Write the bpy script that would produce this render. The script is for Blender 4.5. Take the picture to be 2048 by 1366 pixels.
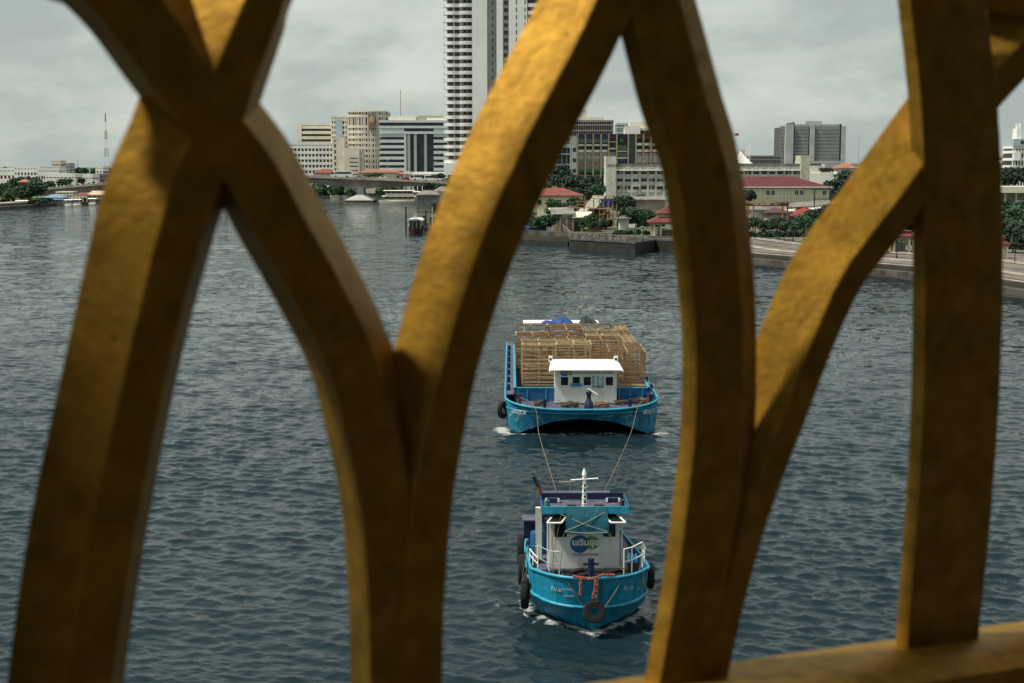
import bpy, bmesh, math, random
import numpy as np
from mathutils import Vector, Matrix
R = math.radians
rnd = random.Random(7)
for o in list(bpy.data.objects): bpy.data.objects.remove(o)
SC = bpy.context.scene
COL = SC.collection
# ---------------------------------------------------------------- camera
H, F, TH = 16.5, 2844.0, R(7.0)
cam_d = bpy.data.cameras.new('camera'); cam = bpy.data.objects.new('camera', cam_d); COL.objects.link(cam)
cam.location = (0, 0, H); cam.rotation_euler = (R(83), 0, 0)
cam_d.lens = 50; cam_d.sensor_width = 36; cam_d.clip_start = .05; cam_d.clip_end = 60000
cam_d.dof.use_dof = True; cam_d.dof.focus_distance = 75; cam_d.dof.aperture_fstop = 12.5
SC.camera = cam
SC.view_settings.view_transform = 'Standard'; SC.view_settings.look = 'None'
SC.view_settings.exposure = 0.0; SC.view_settings.gamma = 1
# ---------------------------------------------------------------- sky
w = bpy.data.worlds.new('World'); SC.world = w; w.use_nodes = True
SUN_DIR = Vector((-.50, -.155, .855)).normalized()
SUN_EL = math.asin(SUN_DIR.z); SUN_ROT = math.atan2(SUN_DIR.x, SUN_DIR.y)
def nd(t, typ, **k):
    n = t.nodes.new(typ)
    for a, b in k.items():
        if a.startswith('i_'):
            n.inputs[a[2:].replace('_', ' ')].default_value = b
        else: setattr(n, a, b)
    return n
t = w.node_tree; t.nodes.clear(); L = t.links.new
sky = nd(t, 'ShaderNodeTexSky', sky_type='NISHITA'); sky.sun_disc = False
sky.sun_elevation = SUN_EL; sky.sun_rotation = SUN_ROT; sky.air_density = 1.2; sky.dust_density = 3
tc = nd(t, 'ShaderNodeTexCoord'); mp = nd(t, 'ShaderNodeMapping'); mp.inputs['Scale'].default_value = (1, 1, 2.3); mp.inputs['Location'].default_value = (2.3, .7, 0)
L(tc.outputs['Generated'], mp.inputs['Vector'])
n1 = nd(t, 'ShaderNodeTexNoise', i_Scale=6.5, i_Detail=9.0, i_Roughness=.56, i_Distortion=.25); L(mp.outputs[0], n1.inputs['Vector'])
n2 = nd(t, 'ShaderNodeTexNoise', i_Scale=11.0, i_Detail=6.0, i_Roughness=.6); L(mp.outputs[0], n2.inputs['Vector'])
ad = nd(t, 'ShaderNodeMath', operation='MULTIPLY_ADD'); ad.inputs[1].default_value = .3; L(n2.outputs[0], ad.inputs[0]); L(n1.outputs[0], ad.inputs[2])
cr = nd(t, 'ShaderNodeValToRGB'); e = cr.color_ramp.elements
e[0].position = .50; e[0].color = (3.7, 4.25, 4.1, 1); e[1].position = .80; e[1].color = (6.1, 6.5, 6.0, 1)
el = e.new(.585); el.color = (4.15, 4.75, 4.45, 1); el = e.new(.67); el.color = (5.05, 5.5, 5.0, 1)
sz = nd(t, 'ShaderNodeSeparateXYZ'); L(tc.outputs['Generated'], sz.inputs[0])
hz_ = nd(t, 'ShaderNodeMapRange'); hz_.inputs[1].default_value = 0; hz_.inputs[2].default_value = .11; hz_.inputs[3].default_value = -.10; hz_.inputs[4].default_value = .02; L(sz.outputs[2], hz_.inputs[0])
a2 = nd(t, 'ShaderNodeMath', operation='ADD'); L(ad.outputs[0], a2.inputs[0]); L(hz_.outputs[0], a2.inputs[1]); L(a2.outputs[0], cr.inputs[0])
mx = nd(t, 'ShaderNodeMix', data_type='RGBA'); mx.inputs[0].default_value = .9
L(sky.outputs[0], mx.inputs[6]); L(cr.outputs[0], mx.inputs[7])
bg = nd(t, 'ShaderNodeBackground', i_Strength=.114); L(mx.outputs[2], bg.inputs[0])
out = nd(t, 'ShaderNodeOutputWorld'); L(bg.outputs[0], out.inputs[0])
# ---------------------------------------------------------------- sun
sd = bpy.data.lights.new('sun', 'SUN'); sd.energy = 4.9; sd.angle = R(5); sd.color = (1, .93, .80)
so = bpy.data.objects.new('sun', sd); COL.objects.link(so)
so.rotation_euler = (-SUN_DIR).to_track_quat('-Z', 'Y').to_euler()
# ---------------------------------------------------------------- helpers
def ray(px, py):
    r, u = (px-1024)/F, (683-py)/F
    return Vector((r, math.cos(TH)+u*math.sin(TH), -math.sin(TH)+u*math.cos(TH)))
def P(px, py, D):
    d = ray(px, py); s = D/d.y; return Vector((d.x*s, D, H+d.z*s))
def W(px, py, z=0.0):
    d = ray(px, py); s = (z-H)/d.z; return Vector((d.x*s, d.y*s, z))
def PX(px, D): return P(px, 683, D).x if False else (px-1024)/F*D/(math.cos(TH)+.12*math.sin(TH))
def mat(name, col, rough=.7, metal=0.0, var=.18, scale=.6, bump=0.0, bscale=20.0, col2=None, wear=None, wscale=1.2, wthr=.62, streak=0.0, obj_var=0.0):
    m = bpy.data.materials.new(name); m.use_nodes = True; t = m.node_tree; L = t.links.new
    b = t.nodes['Principled BSDF']; b.inputs['Roughness'].default_value = rough; b.inputs['Metallic'].default_value = metal
    g = nd(t, 'ShaderNodeNewGeometry')
    c2 = col2 or tuple(max(0, c*(1-var*1.6)) for c in col)
    c1 = tuple(min(1, c*(1+var*.6)) for c in col)
    n = nd(t, 'ShaderNodeTexNoise', i_Scale=scale, i_Detail=6.0, i_Roughness=.62); L(g.outputs['Position'], n.inputs['Vector'])
    r = nd(t, 'ShaderNodeValToRGB'); r.color_ramp.elements[0].position = .34; r.color_ramp.elements[1].position = .66
    r.color_ramp.elements[0].color = (*c2, 1); r.color_ramp.elements[1].color = (*c1, 1)
    L(n.outputs[0], r.inputs[0]); c = r.outputs[0]
    if streak:
        mpn = nd(t, 'ShaderNodeMapping'); mpn.inputs['Scale'].default_value = (2.2, 2.2, .12); L(g.outputs['Position'], mpn.inputs['Vector'])
        ns = nd(t, 'ShaderNodeTexNoise', i_Scale=1.6, i_Detail=5.0); L(mpn.outputs[0], ns.inputs['Vector'])
        mr = nd(t, 'ShaderNodeMapRange'); mr.inputs[1].default_value = .5; mr.inputs[2].default_value = .72; mr.inputs[4].default_value = streak; L(ns.outputs[0], mr.inputs[0])
        k = nd(t, 'ShaderNodeMix', data_type='RGBA', blend_type='MULTIPLY'); L(mr.outputs[0], k.inputs[0]); L(c, k.inputs[6]); k.inputs[7].default_value = (.50, .35, .25, 1); c = k.outputs[2]
    if wear:
        nw = nd(t, 'ShaderNodeTexNoise', i_Scale=wscale, i_Detail=9.0, i_Roughness=.72); L(g.outputs['Position'], nw.inputs['Vector'])
        mr = nd(t, 'ShaderNodeMapRange'); mr.inputs[1].default_value = wthr; mr.inputs[2].default_value = wthr+.05; L(nw.outputs[0], mr.inputs[0])
        k = nd(t, 'ShaderNodeMix', data_type='RGBA'); L(mr.outputs[0], k.inputs[0]); L(c, k.inputs[6]); k.inputs[7].default_value = (*wear, 1); c = k.outputs[2]
    if obj_var:
        oi = nd(t, 'ShaderNodeObjectInfo'); hs = nd(t, 'ShaderNodeHueSaturation')
        mr = nd(t, 'ShaderNodeMapRange'); mr.inputs[3].default_value = 1-obj_var; mr.inputs[4].default_value = 1+obj_var; L(oi.outputs['Random'], mr.inputs[0])
        L(mr.outputs[0], hs.inputs['Value']); L(c, hs.inputs['Color']); c = hs.outputs[0]
    L(c, b.inputs['Base Color'])
    if bump:
        nb = nd(t, 'ShaderNodeTexNoise', i_Scale=bscale, i_Detail=5.0, i_Roughness=.6); L(g.outputs['Position'], nb.inputs['Vector'])
        bp = nd(t, 'ShaderNodeBump', i_Strength=bump); bp.inputs['Distance'].default_value = .5/bscale; L(nb.outputs[0], bp.inputs['Height']); L(bp.outputs[0], b.inputs['Normal'])
    return m
class MB:
    def __init__(s): s.v = []; s.f = []
    def quadbox(s, pts, caps=True):     # pts: bottom 4 then top 4
        b = len(s.v); s.v += [tuple(p) for p in pts]
        s.f += [(b, b+3, b+2, b+1), (b+4, b+5, b+6, b+7)] + [(b+i, b+(i+1) % 4, b+4+(i+1) % 4, b+4+i) for i in range(4)]
        return s
    def box(s, x0, x1, y0, y1, z0, z1):
        return s.quadbox([(x0, y0, z0), (x1, y0, z0), (x1, y1, z0), (x0, y1, z0), (x0, y0, z1), (x1, y0, z1), (x1, y1, z1), (x0, y1, z1)])
    def bar(s, p, q, w, h=None, up=(0, 0, 1)):
        h = h or w; p, q = Vector(p), Vector(q); d = (q-p).normalized(); up = Vector(up)
        if abs(d.dot(up)) > .98: up = Vector((0, 1, 0))
        a = d.cross(up).normalized()*w/2; b = a.cross(d).normalized()*h/2
        return s.quadbox([p-a-b, p+a-b, p+a+b, p-a+b, q-a-b, q+a-b, q+a+b, q-a+b])
    def tube(s, pts, r, n=8, cap=True):
        pts = [Vector(p) for p in pts]; rs = r if isinstance(r, (list, tuple)) else [r]*len(pts); base = len(s.v); a = None
        for i, p in enumerate(pts):
            d = (pts[min(i+1, len(pts)-1)]-pts[max(i-1, 0)]).normalized()
            if a is None: a = d.orthogonal().normalized()
            a = (a-d*a.dot(d)).normalized(); b = d.cross(a)
            for k in range(n):
                g = 2*math.pi*k/n; s.v.append(tuple(p+(a*math.cos(g)+b*math.sin(g))*rs[i]))
        for i in range(len(pts)-1):
            for k in range(n):
                s.f.append((base+i*n+k, base+i*n+(k+1) % n, base+(i+1)*n+(k+1) % n, base+(i+1)*n+k))
        if cap:
            s.f.append(tuple(base+k for k in reversed(range(n)))); s.f.append(tuple(base+(len(pts)-1)*n+k for k in range(n)))
        return s
    def prism(s, poly, z0, z1):
        b = len(s.v); n = len(poly); s.v += [(p[0], p[1], z0) for p in poly]+[(p[0], p[1], z1) for p in poly]
        s.f += [tuple(range(b+n-1, b-1, -1)), tuple(range(b+n, b+2*n))]
        s.f += [(b+i, b+(i+1) % n, b+n+(i+1) % n, b+n+i) for i in range(n)]
        return s
    def grid(s, rows, close=False):
        b = len(s.v); m = len(rows[0])
        for r_ in rows: s.v += [tuple(p) for p in r_]
        for i in range(len(rows)-1):
            for k in range(m if close else m-1):
                s.f.append((b+i*m+k, b+i*m+(k+1) % m, b+(i+1)*m+(k+1) % m, b+(i+1)*m+k))
        return s
    def torus(s, c, Rr, r, ax='y', n=24, m=10, sq=1.0):
        rows = []
        for i in range(n):
            g = 2*math.pi*i/n; row = []
            for k in range(m):
                h = 2*math.pi*k/m; q = Rr+r*math.cos(h); z = r*sq*math.sin(h)
                p = {'y': (q*math.cos(g), z, q*math.sin(g)), 'x': (z, q*math.cos(g), q*math.sin(g)), 'z': (q*math.cos(g), q*math.sin(g), z)}[ax]
                row.append(Vector(c)+Vector(p))
            rows.append(row)
        rows.append(rows[0]); return s.grid(rows, True)
    def blob(s, c, rx, ry, rz, n=8, m=6, j=0.0):
        rows = []
        for i in range(m+1):
            a = math.pi*i/m
            rows.append([Vector(c)+Vector((rx*math.sin(a)*math.cos(2*math.pi*k/n), ry*math.sin(a)*math.sin(2*math.pi*k/n), rz*math.cos(a)))*(1+rnd.uniform(-j, j)) for k in range(n)])
        return s.grid(rows, True)
    def mesh(s, name, m, smooth=False):
        me = bpy.data.meshes.new(name); me.from_pydata(s.v, [], s.f); me.validate()
        bm = bmesh.new(); bm.from_mesh(me)
        if smooth: bmesh.ops.remove_doubles(bm, verts=bm.verts, dist=1e-5)
        bmesh.ops.recalc_face_normals(bm, faces=bm.faces); bm.to_mesh(me); bm.free()
        me.materials.append(m)
        if smooth:
            me.polygons.foreach_set('use_smooth', [True]*len(me.polygons))
            me.set_sharp_from_angle(angle=R(smooth if smooth > 1 else 40))
        return me
    def build(s, name, m, parent=None, smooth=False, loc=None, **k):
        o = bpy.data.objects.new(name, s.mesh(name, m, smooth)); COL.objects.link(o)
        if parent: o.parent = parent
        if loc is not None: o.location = loc
        for a, b in k.items(): o[a] = b
        return o
def T(name, label, cat, loc=(0, 0, 0), rz=0, group=None):
    o = bpy.data.objects.new(name, None); COL.objects.link(o); o.location = loc; o.rotation_euler = (0, 0, rz); o.empty_display_size = .3
    o['label'] = label; o['category'] = cat
    if group: o['group'] = group
    return o
def tag(o, label, cat, group=None):
    o['label'] = label; o['category'] = cat
    if group: o['group'] = group
    return o
def share(src, loc, parent=None, rot=None, scale=None):
    o = bpy.data.objects.new(src.name.split('.')[0], src.data); COL.objects.link(o); o.location = loc
    o.parent = parent if parent else src.parent
    if rot: o.rotation_euler = rot
    if scale: o.scale = scale
    return o
def S(name, mb, m, smooth=False, kind='structure'):
    o = mb.build(name, m, smooth=smooth); o['kind'] = kind; return o
def dup(root, loc, rz=0, label=None, group=None, scale=None):
    r = root.copy(); COL.objects.link(r); r.location = loc; r.rotation_euler = (0, 0, rz)
    if scale: r.scale = scale if isinstance(scale, (tuple, list)) else (scale,)*3
    if label: r['label'] = label
    if group: r['group'] = group
    for ch in root.children:
        c = ch.copy(); COL.objects.link(c); c.parent = r
        for g in ch.children:
            d = g.copy(); COL.objects.link(d); d.parent = c
    return r
def catmull(pts, n):
    pts = [Vector(p) for p in pts]; out = []
    q = [pts[0]*2-pts[1]]+pts+[pts[-1]*2-pts[-2]]
    for i in range(1, len(q)-2):
        for k in range(n):
            u = k/n; a, b, c, d = q[i-1], q[i], q[i+1], q[i+2]
            out.append(.5*((2*b)+(c-a)*u+(2*a-5*b+4*c-d)*u*u+(3*b-a-3*c+d)*u**3))
    out.append(pts[-1]); return out
def text(s, size, m, parent, name='lettering', loc=(0, 0, 0), rot=(R(90), 0, 0), depth=.004, width=None, bold=0.0):
    c = bpy.data.curves.new('txt', 'FONT'); c.body = s; c.size = size; c.align_x = 'CENTER'; c.align_y = 'CENTER'; c.extrude = depth; c.offset = bold; c.resolution_u = 2
    o = bpy.data.objects.new('tmp', c); COL.objects.link(o); bpy.context.view_layer.update()
    me = bpy.data.meshes.new_from_object(o.evaluated_get(bpy.context.evaluated_depsgraph_get())); wd = max(o.dimensions.x, .01)
    bpy.data.objects.remove(o); me.materials.clear(); me.materials.append(m)
    o = bpy.data.objects.new(name, me); COL.objects.link(o); o.location = loc; o.rotation_euler = rot; o.parent = parent
    if width: k = width/wd; o.scale = (k, k, k)
    return o
# ---------------------------------------------------------------- materials
def gold_mat():
    m = mat('gold_paint', (.33, .182, .022), rough=.5, metal=.65, var=.22, scale=50, bump=.22, bscale=160, wear=(.21, .11, .018), wscale=70, wthr=.60)
    m.node_tree.nodes['Principled BSDF'].inputs['Specular IOR Level'].default_value = .22
    return m
gold = gold_mat()
cyan = mat('hull_cyan', (.006, .25, .42), .5, var=.14, scale=.9, wear=(.05, .06, .055), wscale=2.6, wthr=.66, streak=.8, bump=.3, bscale=3)
cyan_scuff = mat('hull_scuffed', (.006, .19, .33), .55, var=.25, scale=1.2, wear=(.15, .30, .32), wscale=2.3, wthr=.55, streak=.8, bump=.3, bscale=3)
cyan_l = mat('rail_cyan', (.02, .30, .46), .45, var=.2, scale=3, wear=(.05, .12, .14), wscale=5, wthr=.63)
blue = mat('coaming_blue', (.004, .10, .27), .5, var=.2, scale=1.3, streak=.5)
navy = mat('navy_paint', (.007, .015, .058), .5, var=.3, scale=3)
deckp = mat('deck_purple', (.09, .095, .145), .6, var=.35, scale=2.5, wear=(.15, .13, .14), wscale=2.5, wthr=.6)
white = mat('boat_white', (.62, .64, .60), .5, var=.07, scale=2.5, streak=.22, wear=(.33, .29, .22), wscale=2.8, wthr=.69)
whiteroof = mat('roof_white', (.80, .81, .77), .45, var=.05, scale=2, streak=.1)
rubber = mat('rubber', (.005, .006, .007), .92, var=.4, scale=6, bump=.5, bscale=14)
glass = mat('dark_glass', (.012, .018, .02), .12, var=.3, scale=1.5)
teal = mat('tarp_teal', (.004, .10, .145), .75, var=.2, scale=3, bump=.4, bscale=5)
ropem = mat('rope_tan', (.22, .15, .09), .9, var=.3, scale=9)
ropeg = mat('rope_grey', (.10, .085, .055), .9, var=.4, scale=9, bump=.6, bscale=22)
ropew = mat('rope_pale', (.36, .33, .27), .9, var=.2, scale=9)
steel = mat('steel_dark', (.02, .022, .028), .5, var=.4, scale=4)
rust = mat('rusty_brown', (.13, .055, .02), .85, var=.4, scale=3)
garl = mat('garland', (.40, .07, .06), .8, var=.3, scale=14, col2=(.34, .15, .10))
pass
yel = mat('yellow_paint', (.45, .33, .02), .6)
wtxt = mat('letter_white', (.55, .60, .60), .6, var=.15, scale=8)
gtxt = mat('letter_grey', (.12, .13, .14), .6)
lgreen = mat('logo_green', (.13, .27, .02), .5, var=.05)
lblue = mat('logo_blue', (.003, .09, .24), .5, var=.05)
tarpb = mat('tarp_blue', (.003, .045, .24), .6, var=.25, scale=2, bump=.5, bscale=4)
tarpd = mat('tarp_dark', (.012, .022, .026), .7, var=.3, scale=2, bump=.5, bscale=4)
hold = mat('hold_dark', (.03, .028, .026), .8, var=.4, scale=2)
# ---------------------------------------------------------------- gilded railing of the bridge
A = R(31); U = Vector((math.cos(A), math.sin(A), 0)); N = Vector((math.sin(A), -math.cos(A), 0)); C0 = Vector((0, .9, H))
def onrail(px, py):
    d = ray(px, py); c = Vector((0, 0, H)); s = (C0-c).dot(N)/d.dot(N); return c+d*s
def depth_of(p): return (p-Vector((0, 0, H))).dot(Vector((0, math.cos(TH), -math.sin(TH))))
railing = T('bridge_railing', 'gilded cast iron railing of crossing curved bars, out of focus across the whole foreground', 'railing', loc=(0, .9, H-1.0))
RL = Vector((0, .9, H-1.0))
def pf(l, r, T_): return [(-.47, -.75*T_-.02), (-.5, -.70*T_), (l-.012, T_-.008), (l+.012, T_), (r-.012, T_), (r+.012, T_-.008), (.5, -.70*T_), (.47, -.75*T_-.02)]
def strut(pts, off=0.0, l=-.2, r=.2, T_=.25, name='strut'):
    PROF = pf(l, r, T_)
    cs = catmull([(a, b, c) for a, b, c in pts], 14); rows = []
    w3 = [onrail(p.x, p.y) for p in cs]; n = len(w3)
    def prj(p): v = p-Vector((0, 0, H)); z = v.y*math.cos(TH)-v.z*math.sin(TH); return Vector((1024+F*v.x/z, 683-F*(v.y*math.sin(TH)+v.z*math.cos(TH))/z))
    for i, p in enumerate(w3):
        d = (w3[min(i+1, n-1)]-w3[max(i-1, 0)]).normalized(); a = d.cross(N).normalized()
        if a.x < 0: a = -a
        e2 = cs[min(i+1, n-1)].xy-cs[max(i-1, 0)].xy; e2 = Vector((-e2.y, e2.x)).normalized(); e2 = e2 if e2.x > 0 else -e2
        wd = cs[i].z*depth_of(p)/F; q = p.copy()
        for _ in range(4):          # real width and place of the bar from the measured outline
            ps = [prj(q+a*s_*wd+N*(t_*.062+off)).dot(e2) for s_, t_ in PROF]; sl = (prj(q+a*.01)-prj(q)).dot(e2)/.01
            wd = max(.012, wd+(cs[i].z-(max(ps)-min(ps)))/sl); q = q+a*((cs[i].xy.dot(e2)-(max(ps)+min(ps))/2)/sl)
        wob = [rnd.gauss(0, .00008) for _ in PROF]
        rows.append([q+a*s_*wd+N*(t_*.062+off+wob[j]) - RL for j, (s_, t_) in enumerate(PROF)])
    m = MB(); m.grid(rows, True); m.f.append(tuple(range(len(PROF)))); b = (len(rows)-1)*len(PROF); m.f.append(tuple(b+i for i in range(len(PROF))))
    return m.build(name, gold, railing, smooth=12)
strut([(640, -2600, 180), (700, -1700, 180), (620, -700, 180), (560, -200, 180), (520, -80, 182), (480, 0, 212), (418, 150, 232), (374, 280, 238), (318, 425, 240), (246, 718, 228), (176, 1058, 234), (131, 1366, 232), (110, 1600, 232), (60, 2600, 232)], .0003, -0.08, 0.26, 0.24)
strut([(-120, -2600, 190), (-260, -1700, 190), (-130, -700, 190), (60, -170, 190), (190, -78, 212), (266, 0, 212), (345, 110, 208), (425, 230, 185), (500, 330, 180), (560, 440, 178), (628, 560, 176), (696, 700, 172), (740, 850, 176), (770, 1000, 178), (785, 1150, 182), (792, 1366, 182), (794, 1620, 182), (797, 2400, 182)], .0, -0.45, 0.08, 0.24)
strut([(1620, -2600, 170), (1580, -1700, 170), (1440, -700, 172), (1290, -260, 175), (1228, -100, 178), (1176, 0, 180), (1128, 100, 182), (1025, 300, 184), (939, 500, 178), (877, 700, 172), (842, 850, 176), (815, 1000, 180), (798, 1200, 182), (794, 1366, 182), (793, 1620, 182), (790, 2400, 182)], .0005, -0.05, 0.45, 0.27)
strut([(860, -2600, 160), (840, -1700, 160), (980, -700, 155), (1190, -260, 150), (1265, -100, 152), (1306, 0, 162), (1358, 190, 165), (1394, 300, 158), (1416, 420, 157), (1432, 564, 154), (1438, 680, 150), (1436, 850, 150), (1422, 1000, 152), (1398, 1180, 152), (1368, 1366, 158), (1330, 1600, 158), (1240, 2200, 158)], .008, -0.44, 0.16, 0.12)
strut([(2620, -2600, 150), (2640, -1500, 150), (2420, -500, 152), (2240, -130, 155), (2140, -50, 155), (2060, 35, 155), (1975, 125, 154), (1905, 205, 153), (1840, 290, 152), (1757, 405, 152), (1661, 533, 150), (1600, 660, 150), (1552, 790, 146), (1500, 930, 142), (1455, 1060, 142), (1412, 1217, 145), (1376, 1366, 152), (1336, 1600, 155), (1250, 2200, 155)], -.002, 0.03, 0.46, 0.27)
strut([(1850, -2600, 172), (1850, -1200, 172), (1858, -260, 172), (1870, -100, 172), (1882, 0, 174), (1905, 200, 178), (1914, 400, 180), (1915, 600, 180), (1910, 800, 176), (1898, 1000, 172), (1890, 1100, 170), (1873, 1300, 164), (1862, 1600, 160)], .009, -0.47, 0.45, 0.11)
# off-frame continuation of the same pattern
strut([(-520, -200, 210), (-480, 100, 215), (-420, 400, 225), (-360, 700, 228), (-270, 1058, 230), (-200, 1366, 230), (-170, 1600, 230), (-80, 2800, 230)], .001, -0.12, 0.28, 0.25)
strut([(2120, 1600, 140), (2140, 1300, 140), (2170, 900, 138), (2220, 500, 136), (2290, 150, 134), (2380, -150, 134)], .001, -0.3, 0.3, 0.25)
strut([(2420, 1600, 130), (2400, 1200, 130), (2360, 800, 130), (2290, 450, 130), (2180, 180, 135), (2060, 20, 140), (1960, -120, 145)], .0012, 0.0, 0.4, 0.25)
strut([(-1560, 3400, 260), (-1500, 1600, 260), (-1420, 1200, 260), (-1250, 700, 255), (-1000, 250, 250), (-760, -100, 245), (-600, -500, 240), (-560, -2600, 235)], .0006, -.1, .3, .24)
strut([(-820, 3200, 250), (-900, 1600, 250), (-930, 1200, 250), (-1020, 700, 250), (-1180, 200, 250), (-1420, -300, 255), (-1500, -2600, 255)], .0, -.44, .1, .22)
strut([(2620, 1600, 125), (2630, 1200, 125), (2700, 700, 122), (2820, 250, 120), (2980, -100, 118), (3050, -2600, 116)], .0006, -.3, .3, .2)
strut([(3250, 1600, 115), (3230, 1200, 115), (3150, 700, 116), (3000, 300, 118), (2820, -80, 120), (2760, -2600, 122)], .0, -.3, .3, .2)
# rails: bottom and top, running along the plane
def rail(pa, pb, h, th, name):
    p, q = onrail(*pa), onrail(*pb); d = (q-p).normalized(); m = MB(); pr = [(-.012, -h), (-.012, -.006), (-.008, 0), (th-.028, 0), (th-.014, -.010), (th-.012, -h*.7), (th-.018, -h*.8), (th-.018, -h)]
    rows = [[p+d*(-1.6+i*.06)+N*(a+rnd.gauss(0, .0003))+Vector((0, 0, b+rnd.gauss(0, .0003)))-RL for a, b in pr] for i in range(61)]
    m.grid(rows, True); m.f.append(tuple(range(8))); m.f.append(tuple(60*8+i for i in range(8)))
    return m.build(name, gold, railing, smooth=35)
rail((1470, 1333), (2048, 1248), .050, .075, 'bottom_rail'); rail((600, -2700), (1600, -2700), .05, .05, 'top_rail')
def bead(px, py, r, k=(1, 1, 1.6), t_=.03, rot=0):
    p = onrail(px, py)+N*t_-RL
    b = MB().blob((0, 0, 0), r*k[0], r*k[1], r*k[2], 10, 8, .06).build('weld_bead', gold, railing, smooth=60, loc=p); b.rotation_euler = (0, rot, A)
bead(1808, 1318, .003, (4.2, 1, 1), .020, R(38)); bead(76, 1074, .0013, (4, 1, 1), .003, R(22))
def scroll(px, py, s):
    p = onrail(px, py)+N*.070-RL; m = MB()
    pts = [Vector((math.cos(a)*(.006+.0045*a)*s, 0, math.sin(a)*(.006+.0045*a)*s)) for a in [i*.35 for i in range(17)]]
    m.tube(pts, [.004+.0006*i for i in range(17)], 8); o = m.build('scroll', gold, railing, smooth=50, loc=p); o.rotation_euler = (0, 0, A)
scroll(1745, 1366, 1.0); scroll(2030, 1330, 1.0); scroll(1560, 1400, 1.0)
# footway the photograph is taken from: deck slab behind the railing, then unseen wall and pillar added to shade it
conc = mat('concrete', (.27, .26, .235), .85, var=.25, scale=.8, streak=.5, bump=.4, bscale=5)
asph = mat('asphalt', (.05, .05, .05), .9, var=.3, scale=3, bump=.5, bscale=60)
def along(a, b): return (C0+U*a+N*b)
def strip(a0, a1, b0, b1, z0, z1):
    q = [along(a0, b0), along(a1, b0), along(a1, b1), along(a0, b1)]
    return MB().prism([(p.x, p.y) for p in q], z0, z1)
S('bridge_footway', strip(-25, 40, -.12, 3.2, H-1.75, H-1.18), mat('footway_concrete', (.055, .05, .045), .9, var=.3, scale=2, bump=.3, bscale=30))
S('bridge_roadway', strip(-25, 40, 3.2, 14, H-1.80, H-1.32), asph)
shade_wall_root = T('shade_wall', 'tall dark wall added unseen behind the camera to shade the railing fronts', 'girder', loc=(0, 0, 0))  # unseen wall added to keep sky light off the railing fronts
shade_wall_mat = mat('shade_wall_dark', (.055, .05, .045), .8, var=.3, scale=1.5, streak=.4)
strip(-30, 34, 3.5, 3.8, H-1.319, H+11.0).build('shade_wall_panel', shade_wall_mat, shade_wall_root)
strip(-30, 34, 3.3, 4.0, H+11.001, H+11.2).build('shade_wall_cap', shade_wall_mat, shade_wall_root)
for i in range(25):
    p0 = -29+i*2.6; strip(p0, p0+.12, 3.25, 3.499, H-1.318, H+10.999).build('shade_wall_rib', shade_wall_mat, shade_wall_root)
pil = T('shade_pillar', 'square concrete pillar added unseen left of the frame to shade the left railing bars', 'pillar', loc=(0, 0, 0))  # unseen pillar added so its shadow dims the left railing bars
strip(-1.45, -1.17, -.50, .02, H-1.179, H+1.36).build('shaft', conc, pil); strip(-1.48, -1.14, -.53, .05, H+1.361, H+1.42).build('cap', conc, pil); strip(-1.48, -1.14, -.53, .05, H-1.178, H-1.0).build('base', conc, pil)
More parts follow.
